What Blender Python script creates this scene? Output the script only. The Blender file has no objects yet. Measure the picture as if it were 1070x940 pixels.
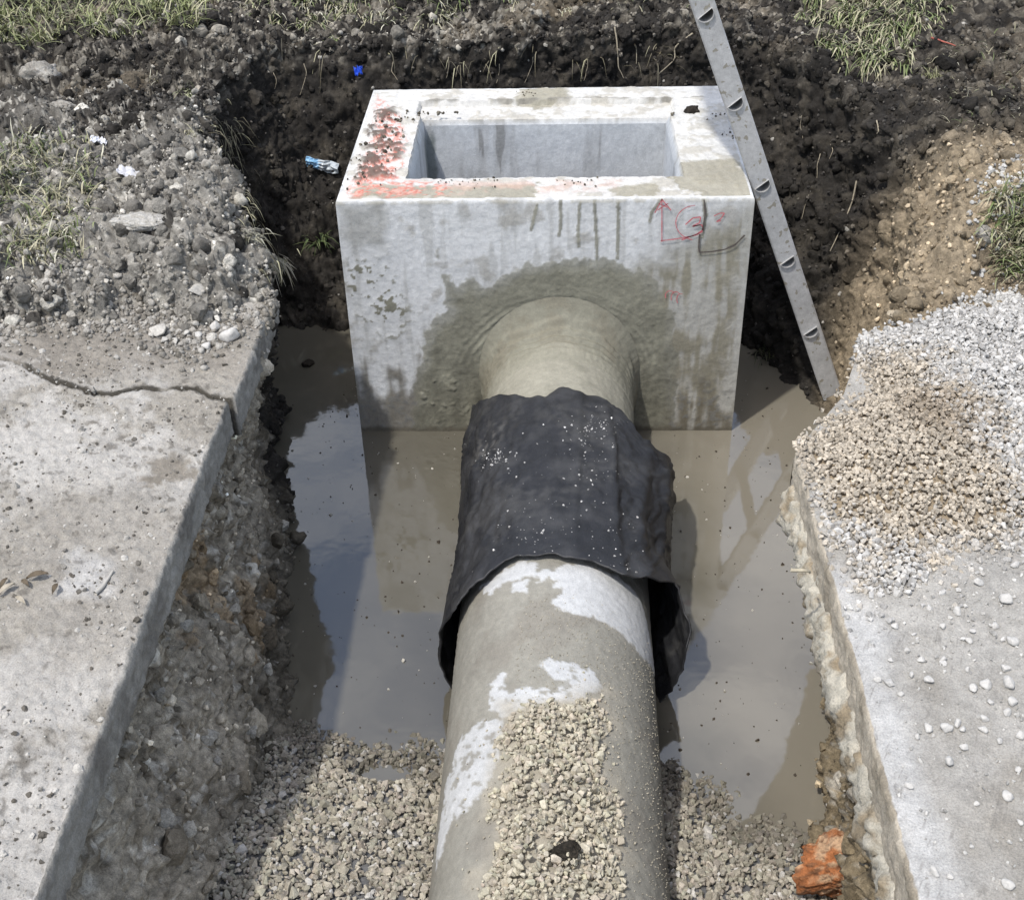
import bpy, bmesh, math, random
import numpy as np
from mathutils import Vector, Matrix
from mathutils.bvhtree import BVHTree

# ------------------------------------------------------------------ camera, sky, sun, exposure
scene = bpy.context.scene
R = math.radians
CAM = np.array([0.03117, -3.27758, 2.29925]); PITCH, YAW, ROLL, FPX = 0.626745, -0.0432384, -0.0270122, 1289.87
cp, sp, cy_, sy_ = math.cos(PITCH), math.sin(PITCH), math.cos(YAW), math.sin(YAW)
FW = np.array([sy_*cp, cy_*cp, -sp]); RT = np.array([cy_, -sy_, 0.0]); UP = np.cross(RT, FW)
RT, UP = math.cos(ROLL)*RT + math.sin(ROLL)*UP, -math.sin(ROLL)*RT + math.cos(ROLL)*UP
cd = bpy.data.cameras.new('camera'); cam = bpy.data.objects.new('camera', cd); scene.collection.objects.link(cam)
cam.matrix_world = Matrix(((RT[0], UP[0], -FW[0], CAM[0]), (RT[1], UP[1], -FW[1], CAM[1]), (RT[2], UP[2], -FW[2], CAM[2]), (0, 0, 0, 1)))
cd.sensor_width = 36; cd.lens = 36*FPX/1070; cd.clip_start = 0.05; cd.clip_end = 2000
scene.camera = cam

SUN_EL = R(64); LX, LY = 0.69, 0.72
ln = math.hypot(LX, LY); LX, LY = LX/ln, LY/ln
world = bpy.data.worlds.new('World'); scene.world = world; world.use_nodes = True
wn = world.node_tree
sky = wn.nodes.new('ShaderNodeTexSky'); sky.sky_type = 'NISHITA'; sky.sun_disc = False
sky.sun_elevation = SUN_EL; sky.sun_rotation = math.atan2(-LX, -LY)
sky.dust_density = 2.0; sky.air_density = 1.0; sky.ozone_density = 1.0
# scattered white clouds in the sky, by direction
wt = wn.nodes.new('ShaderNodeTexCoord'); wz = wn.nodes.new('ShaderNodeTexNoise'); wz.inputs['Scale'].default_value = 3.2; wz.inputs['Detail'].default_value = 7; wz.inputs['Roughness'].default_value = .55
wmap = wn.nodes.new('ShaderNodeMapping'); wmap.inputs['Scale'].default_value = (1, 1, 2.2); wmap.inputs['Location'].default_value = (.35, .2, .1)
wn.links.new(wt.outputs['Generated'], wmap.inputs[0]); wn.links.new(wmap.outputs[0], wz.inputs['Vector'])
wr = wn.nodes.new('ShaderNodeMapRange'); wr.inputs['From Min'].default_value = .45; wr.inputs['From Max'].default_value = .68; wr.inputs['To Max'].default_value = .85; wn.links.new(wz.outputs['Fac'], wr.inputs['Value'])
wmx = wn.nodes.new('ShaderNodeMix'); wmx.data_type = 'RGBA'; wn.links.new(wr.outputs[0], wmx.inputs['Factor']); wn.links.new(sky.outputs[0], wmx.inputs['A']); wmx.inputs['B'].default_value = (7.0, 7.0, 7.1, 1)
bg = wn.nodes['Background']; wn.links.new(wmx.outputs['Result'], bg.inputs[0]); bg.inputs[1].default_value = 0.15
sd = bpy.data.lights.new('sun', 'SUN'); sd.energy = 2.35; sd.angle = R(1.6); sd.color = (1.0, 0.968, 0.915)
so = bpy.data.objects.new('sun', sd); scene.collection.objects.link(so)
so.rotation_euler = Vector((LX*math.cos(SUN_EL), LY*math.cos(SUN_EL), -math.sin(SUN_EL))).to_track_quat('-Z', 'Y').to_euler()
so.location = (-2, -2, 6)
vs = scene.view_settings; vs.view_transform = 'Standard'; vs.look = 'None'; vs.exposure = 0.60; vs.gamma = 1; vs.use_curve_mapping = False

# ------------------------------------------------------------------ helpers
rng = np.random.default_rng(7); random.seed(7)

def ray(px, py):
    d = FW + RT*(px-535)/FPX - UP*(py-470)/FPX
    return d/np.linalg.norm(d)
def at(px, py, z=None, y=None):
    d = ray(px, py); t = (z-CAM[2])/d[2] if z is not None else (y-CAM[1])/d[1]
    return CAM + d*t

def _hash(ix, iy, iz, s):
    h = (ix*374761393 + iy*668265263 + iz*2147483647 + s*974711) & 0xffffffff
    h = ((h ^ (h >> 13))*1274126177) & 0xffffffff
    h = ((h ^ (h >> 16))*2246822519) & 0xffffffff
    return h ^ (h >> 15)
def perlin(P, seed=0):
    P = np.asarray(P, float); I = np.floor(P).astype(np.int64); F = P-I
    U = F*F*F*(F*(F*6-15)+10); out = 0
    for dx in (0, 1):
        for dy in (0, 1):
            for dz in (0, 1):
                h = _hash(I[..., 0]+dx, I[..., 1]+dy, I[..., 2]+dz, seed)
                gx = (h & 1023)/511.5-1; gy = ((h >> 10) & 1023)/511.5-1; gz = ((h >> 20) & 1023)/511.5-1
                w = (U[..., 0] if dx else 1-U[..., 0])*(U[..., 1] if dy else 1-U[..., 1])*(U[..., 2] if dz else 1-U[..., 2])
                out = out + w*(gx*(F[..., 0]-dx)+gy*(F[..., 1]-dy)+gz*(F[..., 2]-dz))
    return out*1.3
def fbm(P, scale, octv=4, seed=0, gain=.5):
    P = np.asarray(P, float)*scale; a = 1; o = 0
    for k in range(octv):
        o = o + a*perlin(P + 17.3*k, seed+k); P = P*2.03; a *= gain
    return o
def billow(P, scale, octv=3, seed=0, gain=.5):
    P = np.asarray(P, float)*scale; a = 1; o = 0
    for k in range(octv):
        o = o + a*(np.abs(perlin(P + 9.1*k, seed+k))*2-.5); P = P*2.07; a *= gain
    return o
def sstep(x, a, b):
    t = np.clip((x-a)/(b-a), 0, 1); return t*t*(3-2*t)
def mixc(A, B, t):
    t = np.asarray(t)[..., None]; return np.asarray(A)*(1-t) + np.asarray(B)*t
def poly_sd(X, Y, poly):
    """signed distance (negative inside) to a 2D polygon"""
    p = np.asarray(poly, float); d = np.full(X.shape, 1e9); ins = np.zeros(X.shape, bool)
    for i in range(len(p)):
        a, b = p[i], p[(i+1) % len(p)]; e = b-a
        t = np.clip(((X-a[0])*e[0]+(Y-a[1])*e[1])/(e@e+1e-12), 0, 1)
        d = np.minimum(d, np.hypot(X-a[0]-t*e[0], Y-a[1]-t*e[1]))
        c = (a[1] > Y) != (b[1] > Y)
        ins ^= c & (X < (b[0]-a[0])*(Y-a[1])/(b[1]-a[1]+1e-12)+a[0])
    return np.where(ins, -d, d)
def line_d(X, Y, pts):
    p = np.asarray(pts, float); d = np.full(X.shape, 1e9)
    for a, b in zip(p[:-1], p[1:]):
        e = b-a; t = np.clip(((X-a[0])*e[0]+(Y-a[1])*e[1])/(e@e+1e-12), 0, 1)
        d = np.minimum(d, np.hypot(X-a[0]-t*e[0], Y-a[1]-t*e[1]))
    return d

def trim(faces, ok):
    return faces[ok[faces].all(1)]
def mesh(name, V, faces, mat, parent=None, col=None, smooth=True, wet=None):
    """faces: list of int arrays (n,3) or (n,4)"""
    me = bpy.data.meshes.new(name); V = np.asarray(V, np.float32)
    me.vertices.add(len(V)); me.vertices.foreach_set('co', V.ravel())
    faces = [np.asarray(f, np.int32) for f in faces if len(f)]
    nl = sum(f.size for f in faces); npoly = sum(len(f) for f in faces)
    me.loops.add(nl); me.loops.foreach_set('vertex_index', np.concatenate([f.ravel() for f in faces]))
    tot = np.concatenate([np.full(len(f), f.shape[1], np.int32) for f in faces])
    st = np.concatenate([[0], np.cumsum(tot)[:-1]]).astype(np.int32)
    me.polygons.add(npoly); me.polygons.foreach_set('loop_start', st); me.polygons.foreach_set('loop_total', tot)
    me.polygons.foreach_set('use_smooth', np.full(npoly, smooth))
    me.update(calc_edges=True)
    if col is not None:
        a = me.attributes.new('Col', 'FLOAT_COLOR', 'POINT'); c = np.ones((len(V), 4), np.float32); c[:, :3] = np.clip(col, .004, .95)
        a.data.foreach_set('color', c.ravel())
    if wet is not None:
        a = me.attributes.new('Wet', 'FLOAT', 'POINT'); a.data.foreach_set('value', np.asarray(wet, np.float32))
    o = bpy.data.objects.new(name, me); scene.collection.objects.link(o)
    if mat: me.materials.append(mat)
    if parent: o.parent = parent
    return o
def grid(nu, nv, wrap=False, base=0):
    """vertices indexed [v, u] -> v*nu+u"""
    u = np.arange(nu if wrap else nu-1); v = np.arange(nv-1); U, Vv = np.meshgrid(u, v); U2 = (U+1) % nu
    return (np.stack([Vv*nu+U, Vv*nu+U2, (Vv+1)*nu+U2, (Vv+1)*nu+U], -1).reshape(-1, 4)+base)
def gridnormals(G, wrap=False):
    if wrap: du = np.roll(G, -1, 1)-np.roll(G, 1, 1)
    else: du = np.gradient(G, axis=1)
    dv = np.gradient(G, axis=0); n = np.cross(du, dv); return n/(np.linalg.norm(n, axis=-1, keepdims=True)+1e-12)
def tag(o, label=None, cat=None, group=None, kind=None):
    if label: o['label'] = label
    if cat: o['category'] = cat
    if group: o['group'] = group
    if kind: o['kind'] = kind
    return o
def empty(name, loc=(0, 0, 0)):
    o = bpy.data.objects.new(name, None); o.location = loc; o.empty_display_size = .05; scene.collection.objects.link(o); return o

def surf(name, rough=.9, var=((18, .25), (140, .35)), bump=((60, .004), (260, .0015)), color=None, spec=.3, wetrough=None, metal=0, speck=None, streak=None):
    """procedural surface: colour (attribute or constant) varied by noise; bump from noise; distances in metres"""
    m = bpy.data.materials.new(name); m.use_nodes = True; nt = m.node_tree; N = nt.nodes; L = nt.links; b = N['Principled BSDF']
    tc = N.new('ShaderNodeTexCoord')
    if color is None:
        a = N.new('ShaderNodeAttribute'); a.attribute_name = 'Col'; c = a.outputs['Color']
    else:
        rgb = N.new('ShaderNodeRGB'); rgb.outputs[0].default_value = (*color, 1); c = rgb.outputs[0]
    for sc, am in var:
        n = N.new('ShaderNodeTexNoise'); n.inputs['Scale'].default_value = sc; n.inputs['Detail'].default_value = 4; n.inputs['Roughness'].default_value = .65
        L.new(tc.outputs['Object'], n.inputs['Vector'])
        mr = N.new('ShaderNodeMapRange'); mr.inputs['From Min'].default_value = .25; mr.inputs['From Max'].default_value = .75
        mr.inputs['To Min'].default_value = 1-am; mr.inputs['To Max'].default_value = 1+am; L.new(n.outputs['Fac'], mr.inputs['Value'])
        mx = N.new('ShaderNodeMix'); mx.data_type = 'RGBA'; mx.blend_type = 'MULTIPLY'; mx.inputs['Factor'].default_value = 1
        L.new(c, mx.inputs['A']); L.new(mr.outputs[0], mx.inputs['B']); c = mx.outputs['Result']
    if speck:
        sc, th, sc_col = speck
        v = N.new('ShaderNodeTexNoise'); v.inputs['Scale'].default_value = sc; v.inputs['Detail'].default_value = 3; L.new(tc.outputs['Object'], v.inputs['Vector'])
        mr = N.new('ShaderNodeMapRange'); mr.inputs['From Min'].default_value = th; mr.inputs['From Max'].default_value = th+.03; L.new(v.outputs['Fac'], mr.inputs['Value'])
        mx = N.new('ShaderNodeMix'); mx.data_type = 'RGBA'; L.new(mr.outputs[0], mx.inputs['Factor']); L.new(c, mx.inputs['A']); mx.inputs['B'].default_value = (*sc_col, 1); c = mx.outputs['Result']
    L.new(c, b.inputs['Base Color'])
    prev = None
    for sc, dist in bump:
        n = N.new('ShaderNodeTexNoise'); n.inputs['Scale'].default_value = sc; n.inputs['Detail'].default_value = 5; n.inputs['Roughness'].default_value = .6
        L.new(tc.outputs['Object'], n.inputs['Vector'])
        bp = N.new('ShaderNodeBump'); bp.inputs['Strength'].default_value = 1; bp.inputs['Distance'].default_value = dist; L.new(n.outputs['Fac'], bp.inputs['Height'])
        if prev: L.new(prev, bp.inputs['Normal'])
        prev = bp.outputs[0]
    if prev: L.new(prev, b.inputs['Normal'])
    b.inputs['Roughness'].default_value = rough; b.inputs['Specular IOR Level'].default_value = spec; b.inputs['Metallic'].default_value = metal
    if wetrough is not None:
        a = N.new('ShaderNodeAttribute'); a.attribute_name = 'Wet'
        mr = N.new('ShaderNodeMapRange'); mr.inputs['To Min'].default_value = rough; mr.inputs['To Max'].default_value = wetrough; L.new(a.outputs['Fac'], mr.inputs['Value']); L.new(mr.outputs[0], b.inputs['Roughness'])
    return m

M_soil = surf('soil', .95, var=((9, .3), (70, .45), (400, .4)), bump=((60, .004), (200, .0025), (600, .0012)), spec=.15)
M_conc = surf('concrete', .88, var=((5, .12), (60, .14), (420, .2)), bump=((120, .0012), (600, .0007)), spec=.25, wetrough=.42)
M_slab = surf('pavement_concrete', .92, var=((6, .16), (45, .2), (300, .28)), bump=((40, .004), (180, .003), (600, .0012)), spec=.2)
M_stone = surf('stone', .9, var=((120, .25), (600, .25)), bump=((300, .0015),), spec=.2)
M_blade = surf('grass_blade', .6, var=((50, .3),), bump=(), spec=.3)

# ------------------------------------------------------------------ stones and clods, scattered as joined meshes
def hull_stone(n=13, flat=.75, jit=.25):
    bm = bmesh.new()
    for _ in range(n):
        v = Vector((random.gauss(0, 1), random.gauss(0, 1), random.gauss(0, 1))).normalized()*(1+random.uniform(-jit, jit*.5))
        bm.verts.new((v.x*.5, v.y*.5*random.uniform(.9, 1), v.z*.5*flat))
    r = bmesh.ops.convex_hull(bm, input=bm.verts)
    bmesh.ops.delete(bm, geom=[g for g in r['geom_interior'] if isinstance(g, bmesh.types.BMVert)], context='VERTS')
    bmesh.ops.triangulate(bm, faces=bm.faces[:]); bm.verts.index_update()
    V = np.array([v.co[:] for v in bm.verts]); F = np.array([[v.index for v in f.verts] for f in bm.faces]); bm.free(); return V, F
def ico(sub=2):
    bm = bmesh.new(); bmesh.ops.create_icosphere(bm, subdivisions=sub, radius=.5)
    V = np.array([v.co[:] for v in bm.verts]); F = np.array([[v.index for v in f.verts] for f in bm.faces]); bm.free(); return V, F
def clod(seed, sub=2, amp=.35):
    V, F = ico(sub); n = V/np.linalg.norm(V, axis=1, keepdims=True)
    k = 1+amp*fbm(n*.8+seed*3.1, 2.2, 3, seed)+.35*amp*billow(n+seed, 3.4, 2, seed+50)
    return V*k[:, None]*np.array([1, .9, .75]), F
STONES = [hull_stone(random.randint(11, 16), random.uniform(.6, .95)) for _ in range(14)]
ROUND = [clod(40+i, 2, .18) for i in range(8)]
CLODS = [clod(i, 2, .5) for i in range(10)]
CRUMBS = [clod(60+i, 1, .7) for i in range(12)]
def faceted(V, seed, n=14, lo=.62):
    g = np.random.default_rng(seed); d = g.normal(size=(n, 3)); d /= np.linalg.norm(d, axis=1, keepdims=True); h = g.uniform(lo, 1, n)
    u_ = V/np.linalg.norm(V, axis=1, keepdims=True); k = np.min(h[None]/np.maximum(u_@d.T, .12), axis=1); return u_*np.minimum(k, 1.25)[:, None]*.5
def lump(seed):
    V, F = ico(3); V = faceted(V, seed); u_ = V/np.linalg.norm(V, axis=1, keepdims=True); return V*(1+.14*fbm(u_+seed, 3, 3, seed))[:, None], F
LUMPS = [lump(400+i) for i in range(10)]
def randrot(n):
    q = rng.normal(size=(n, 4)); q /= np.linalg.norm(q, axis=1, keepdims=True); w, x, y, z = q.T
    return np.stack([1-2*(y*y+z*z), 2*(x*y-z*w), 2*(x*z+y*w), 2*(x*y+z*w), 1-2*(x*x+z*z), 2*(y*z-x*w), 2*(x*z-y*w), 2*(y*z+x*w), 1-2*(x*x+y*y)], -1).reshape(n, 3, 3)
def scatter(name, P, S, C, lib, mat, smooth=False, extra=None, parent=None):
    """one mesh of stones at P (n,3), size S, colour C"""
    P = np.asarray(P); n = len(P); Vs, Fs, Cs = [], [], []; base = 0
    if extra:
        Vs.append(extra[0]); Fs.append(extra[1]); Cs.append(extra[2]); base = len(extra[0])
    which = rng.integers(0, len(lib), n); Rm = randrot(n)
    for k, (V, F) in enumerate(lib):
        idx = np.nonzero(which == k)[0]
        if not len(idx): continue
        W = np.einsum('nij,vj->nvi', Rm[idx], V)*S[idx][:, None, None] + P[idx][:, None, :]
        Vs.append(W.reshape(-1, 3)); Cs.append(np.repeat(C[idx], len(V), 0))
        ff = (F[None]+(np.arange(len(idx))*len(V))[:, None, None]+base).reshape(-1, 3); Fs.append(ff); base += len(idx)*len(V)
    return mesh(name, np.concatenate(Vs), Fs, mat, parent, np.concatenate(Cs), smooth)

# ------------------------------------------------------------------ the ground: one sheet, pit wall included
CEN = np.array([0.0, -0.3])
ST = [  # waterline x y, rim x y z
 (-.54, -4.5, -.775, -4.5, .585), (-.54, -2.8, -.775, -2.8, .585), (-.545, -1.9, -.775, -1.9, .585), (-.565, -1.5, -.775, -1.5, .585), (-.60, -1.25, -.775, -1.25, .585), (-.67, -.92, -.775, -.9, .585),
 (-.745, -.53, -.76, -.62, .60), (-.82, -.1, -.69, -.40, .72), (-.90, .15, -.80, -.12, .78), (-.98, .35, -.91, .10, .80), (-1.04, .55, -1.06, .48, .80),
 (-1.03, .66, -1.17, 1.0, .82), (-.72, .64, -1.02, 1.38, .82), (-.5, .78, -.6, 1.33, .84), (0, 1.0, -.2, 1.33, .84), (.4, 1.05, .45, 1.45, .85),
 (.64, .78, .85, 1.3, .85), (.68, .52, 1.02, .95, .80), (.80, .34, 1.15, .5, .75), (.92, .06, 1.10, .08, .67), (.92, -.1, .93, -.42, .60),
 (.82, -.35, .74, -.80, .575), (.78, -.75, .62, -1.10, .575), (.73, -1.12, .63, -1.25, .575), (.655, -1.36, .64, -1.5, .575), (.575, -1.62, .64, -1.72, .575), (.54, -1.95, .63, -2.05, .575), (.6, -2.8, .60, -2.8, .575), (.6, -4.5, .60, -4.5, .575)]
ST = np.array(ST)
seg = np.hypot(*np.diff(ST[:, 2:4], axis=0).T)*.6+np.hypot(*np.diff(ST[:, :2], axis=0).T)*.4
cum = np.concatenate([[0], np.cumsum(seg)])
vis = (cum[1]+.5*(cum[2]-cum[1]), cum[-2]-.5*(cum[-2]-cum[-3]))
s_par = np.concatenate([np.linspace(0, vis[0], 40, endpoint=False), np.linspace(vis[0], vis[1], 1080, endpoint=False), np.linspace(vis[1], cum[-1], 40)])
fine = np.linspace(0, cum[-1], 2400); RW = np.stack([np.interp(fine, cum, ST[:, k]) for k in range(5)], -1)
ker = np.exp(-np.linspace(-2.2, 2.2, 61)**2); ker /= ker.sum()
RW = np.stack([np.convolve(np.pad(RW[:, k], 30, mode='edge'), ker, 'valid') for k in range(5)], -1)
CT = np.stack([np.interp(s_par, fine, RW[:, k]) for k in range(5)], -1)
NU = len(CT)
P3 = np.stack([CT[:, 2], CT[:, 3], CT[:, 4]], -1)
def yend_left(x):     # where the soil begins to bury the left pavement
    return np.interp(x, [-3, -1.36, -1.25, -1.1, -.98, -.87, -.80, -.74], [-.50, -.53, -.49, -.49, -.55, -.62, -.55, -.50]) + .02*np.sin(x*23)
YER = np.array([(.0, -1.2), (.55, -1.09), (.62, -.98), (.70, -.86), (.76, -.70), (.80, -.60), (.90, -.54), (1.05, -.48), (1.25, -.44), (3, -.2), (8, .3)])
def yend_right(x): return np.interp(x, YER[:, 0], YER[:, 1])
def terrain(x, y):
    P = np.stack([x, y, np.zeros_like(x)], -1)
    soil = .80 + .055*fbm(P, 1.6, 3, 3) + .03*np.clip(y-1, 0, 8)
    soil = soil + .05*np.exp(-(((x+1.35)/.35)**2+((y-.55)/.4)**2)) + .07*np.exp(-(((x+1.3)/.3)**2+((y-1.35)/.3)**2))
    soil = soil + .05*np.exp(-(((x+.92)/.22)**2+((y-.02)/.28)**2))
    soil = soil + .05*np.exp(-(((x-1.25)/.25)**2+((y-.3)/.3)**2))
    yl, yr = yend_left(x), yend_right(x)
    kl = sstep(y-yl+.10*fbm(P, 5, 3, 8), -.22, .30); kr = sstep(y-yr, .0, .55)
    k = np.where(x < 0, kl, kr)
    lo = np.where(x < 0, .585, .575)
    far = sstep(np.hypot(x, y), 2.5, 12)
    z = lo*(1-k)+soil*k
    return z*(1-far*k)+far*k*.85
# rings
rings = []; kind = []
for dz, inw in ((-.35, .30), (-.12, .10), (-.03, .02)):
    c = CT[:, :2]-CEN; ins = CEN+c*(1-inw/np.linalg.norm(c, axis=1, keepdims=True)); rings.append(np.column_stack([ins, np.full(NU, dz)])); kind.append(-1)
for t in np.linspace(0, 1, 92, endpoint=False):
    und = .05*math.sin(math.pi*t)
    xy = CT[:, :2]*(1-t)+CT[:, 2:4]*t; c = CT[:, 2:4]-CEN; c = c/np.linalg.norm(c, axis=1, keepdims=True)
    rings.append(np.column_stack([xy+c*und, CT[:, 4]*t])); kind.append(t)
offs = np.concatenate([np.linspace(0, 1.5, 150, endpoint=False), np.linspace(1.5, 3.2, 60, endpoint=False), 3.2*np.geomspace(1, 180, 26)])
c = CT[:, 2:4]-CEN; dirs = c/np.linalg.norm(c, axis=1, keepdims=True)
for off in offs:
    xy = CT[:, 2:4]+dirs*off; s = sstep(np.full(NU, off), 0, .16)
    rings.append(np.column_stack([xy, CT[:, 4]*(1-s)+terrain(xy[:, 0], xy[:, 1])*s])); kind.append(1+off)
G = np.array(rings); K = np.array(kind)[:, None]*np.ones((1, NU))
X0, Y0, Z0 = G[..., 0], G[..., 1], G[..., 2]
underslab = ((Y0 < yend_left(X0)-.12) & (X0 < -.6) & (K > .97)) | ((X0 > .5) & (Y0 < yend_right(X0)-.05) & (K > .97))
Nn = gridnormals(G)
Nn *= -1 if Nn[120, NU//2, 2] < 0 else 1
amp = np.where(underslab, .12, 1.0)*np.where(K < 0, .3, 1)*np.where(K > 5, np.clip((14-K)/9, .0, 1), 1)
bankL = (X0 < -.4) & (Y0 < -.45) & (K <= 1)
d = (.045*fbm(G, 4.5, 3, 11) + np.where(bankL, .020, .030)*billow(G, 14, 3, 12) + .013*billow(G, 40, 2, 13) + .004*perlin(G*110, 14))
d = d*np.where(bankL, 1.0, 1.0)
tanm = sstep(X0+.12*np.clip(Y0, -1, 1)*-1, .84, .98)*sstep(Y0, -.75, -.45)*sstep(-Y0, -.55, -.12)
d = d*(1-.45*tanm)
def atx(px, py, x): q = ray(px, py); return (CAM+q*((x-CAM[0])/q[0]))[1:]
fis = line_d(Y0, Z0, [atx(241, 425, -.75), atx(252, 470, -.75), atx(262, 510, -.745), atx(264, 545, -.74), atx(258, 585, -.74)])+.006*fbm(G, 25, 2, 18)
d = d-bankL*.055*np.exp(-(fis/.011)**2)
G = G + Nn*(d*amp)[..., None]
# colours of the soils
def lerp3(a, b, t): return np.asarray(a)*(1-t[..., None])+np.asarray(b)*t[..., None]
n1 = fbm(G, 3.2, 4, 21); n2 = fbm(G, 11, 4, 22); n3 = fbm(G, 40, 3, 23); n4 = fbm(G, 90, 2, 24)
dark = np.array([.025, .0225, .0195]); grey = np.array([.225, .212, .186]); tan = np.array([.235, .19, .13]); marl = np.array([.30, .268, .212]); chalk = np.array([.42, .40, .35]); brown = np.array([.080, .070, .055])
C = np.broadcast_to(dark, G.shape).copy()
C = lerp3(C, brown*.8, sstep(n2, -.05, .5)*.6)
topL = sstep(K, .9, 1.05)*(X0 < 0)
gl = topL*sstep(-(Y0-.45+.5*n1+.25*n2), -.28, .25)             # pale dry soil near the left pavement
C = lerp3(C, grey, gl)
C = lerp3(C, np.array([.11, .10, .085]), topL*sstep(n2+.5*n3, .0, .4)*.8*(1-gl))
C = lerp3(C, np.array([.24, .225, .19]), topL*sstep(n3+.8*n1, .22, .5)*.7*(1-gl))
C = lerp3(C, dark*1.3, topL*gl*sstep(n2-.4*n1+.3*n3, -.02, .32)*.85)
humus = topL*sstep(-(np.hypot((X0+1.25)/.38, (Y0-1.05)/.42)+.5*n2), -1.1, -.6)
C = lerp3(C, dark*1.15, humus*.85)
C = lerp3(C, chalk, topL*sstep(n3+.6*n2, .32, .5)*.75)
topF = sstep(K, .85, 1.2)*(Y0 > .9)
C = lerp3(C, np.array([.10, .09, .073]), topF*sstep(n2+.5*n3, -.05, .4)*.85)
C = lerp3(C, np.array([.22, .20, .165]), topF*sstep(n3+.6*n2, .2, .5)*.6)
C = lerp3(C, tan*.7, topF*sstep(n1-.2*n3, .2, .6)*.5)
C = lerp3(C, tan, np.clip(tanm*1.3+.5*n2*tanm, 0, 1))
rt = sstep(X0, .95, 1.2)*sstep(Y0, .1, .6)*sstep(K, .8, 1.1)
C = lerp3(C, brown, rt*sstep(n2, -.2, .3)*.8)
# left trench bank: pale marl with dark and chalky patches
bl = sstep(-X0, .35, .5)*sstep(-Y0+.07*n2, .36, .52)*(K <= 1.02)
bc = lerp3(np.broadcast_to(marl, G.shape), np.array([.145, .122, .088]), sstep(n2+.5*n1, -.1, .35)*.85)
bc = lerp3(bc, chalk, sstep(n3+.7*n2, .3, .55)*.7); bc = lerp3(bc, np.array([.26, .17, .08]), sstep(n1-.6*n2, .45, .6)*.5)
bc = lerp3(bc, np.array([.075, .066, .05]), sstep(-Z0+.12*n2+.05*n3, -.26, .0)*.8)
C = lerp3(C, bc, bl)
br = sstep(X0, .4, .5)*sstep(-Y0, .2, .5)*(K <= 1.02)
C = lerp3(C, lerp3(np.broadcast_to(np.array([.17, .135, .085]), G.shape), chalk*.8, sstep(n3+.5*n2, .2, .5)*.6), br)
us = underslab.astype(float); C = lerp3(C, grey*.8, us)
C = C*(1+.5*np.clip(n4, -.6, .6))[..., None]*(1+.25*np.clip(n3, -1, 1))[..., None]
fars = sstep(K, 4, 9); C = lerp3(C, np.array([.08, .085, .04]), fars*.8)
FG = grid(NU, len(G))
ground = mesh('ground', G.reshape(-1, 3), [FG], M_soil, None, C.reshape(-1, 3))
tag(ground, 'dug soil ground with a flooded pit and dark crumbling pit walls', 'ground', kind='structure')
# close the gap behind the camera, out of view
GV = G.reshape(-1, 3); GC = C.reshape(-1, 3)
bvh_ground = BVHTree.FromPolygons([tuple(v) for v in GV], [tuple(int(i) for i in f) for f in FG])
BVHS = [bvh_ground]
def hit(px, py, only=None):
    best = None
    for b in (BVHS if only is None else only):
        r = b.ray_cast(Vector(CAM), Vector(ray(px, py)))
        if r[0] is not None and (best is None or r[3] < best[3]): best = r
    return (np.array(best[0]), np.array(best[1])) if best else (at(px, py, z=.75), np.array([0, 0, 1.]))
def drop(x, y, z=3, only=None):
    best = None
    for b in (BVHS if only is None else only):
        r = b.ray_cast(Vector((x, y, z)), Vector((0, 0, -1)))
        if r[0] is not None and (best is None or r[0][2] > best): best = r[0][2]
    return best

# ------------------------------------------------------------------ water
m = bpy.data.materials.new('muddy_water'); m.use_nodes = True; nt = m.node_tree; N = nt.nodes; L = nt.links; b = N['Principled BSDF']
tc = N.new('ShaderNodeTexCoord'); n = N.new('ShaderNodeTexNoise'); n.inputs['Scale'].default_value = 2.2; n.inputs['Detail'].default_value = 5; L.new(tc.outputs['Object'], n.inputs['Vector'])
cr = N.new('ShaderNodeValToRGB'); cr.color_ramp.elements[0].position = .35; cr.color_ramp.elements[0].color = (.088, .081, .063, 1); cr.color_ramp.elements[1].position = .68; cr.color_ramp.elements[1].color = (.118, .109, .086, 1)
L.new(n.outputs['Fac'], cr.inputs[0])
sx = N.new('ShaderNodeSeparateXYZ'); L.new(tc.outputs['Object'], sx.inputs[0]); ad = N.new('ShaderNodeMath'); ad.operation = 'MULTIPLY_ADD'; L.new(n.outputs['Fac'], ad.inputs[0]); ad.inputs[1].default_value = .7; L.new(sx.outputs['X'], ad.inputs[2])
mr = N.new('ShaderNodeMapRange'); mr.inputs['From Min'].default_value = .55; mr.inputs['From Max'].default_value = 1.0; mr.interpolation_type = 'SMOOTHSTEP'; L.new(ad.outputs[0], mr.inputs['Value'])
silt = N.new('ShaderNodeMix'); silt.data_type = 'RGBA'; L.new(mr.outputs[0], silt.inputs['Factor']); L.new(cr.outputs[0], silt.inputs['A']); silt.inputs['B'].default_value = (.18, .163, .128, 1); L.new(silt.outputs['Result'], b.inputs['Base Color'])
b.inputs['Roughness'].default_value = .045; b.inputs['IOR'].default_value = 2.05; b.inputs['Specular IOR Level'].default_value = .5
n2_ = N.new('ShaderNodeTexNoise'); n2_.inputs['Scale'].default_value = 14; n2_.inputs['Detail'].default_value = 2; L.new(tc.outputs['Object'], n2_.inputs['Vector'])
bp = N.new('ShaderNodeBump'); bp.inputs['Strength'].default_value = .5; bp.inputs['Distance'].default_value = .0008; L.new(n2_.outputs['Fac'], bp.inputs['Height']); L.new(bp.outputs[0], b.inputs['Normal'])
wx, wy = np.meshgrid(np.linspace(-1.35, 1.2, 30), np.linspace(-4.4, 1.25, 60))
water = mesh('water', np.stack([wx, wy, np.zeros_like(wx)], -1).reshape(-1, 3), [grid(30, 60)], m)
tag(water, 'still muddy brown water flooding the pit around the concrete box', 'water', kind='structure')

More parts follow.
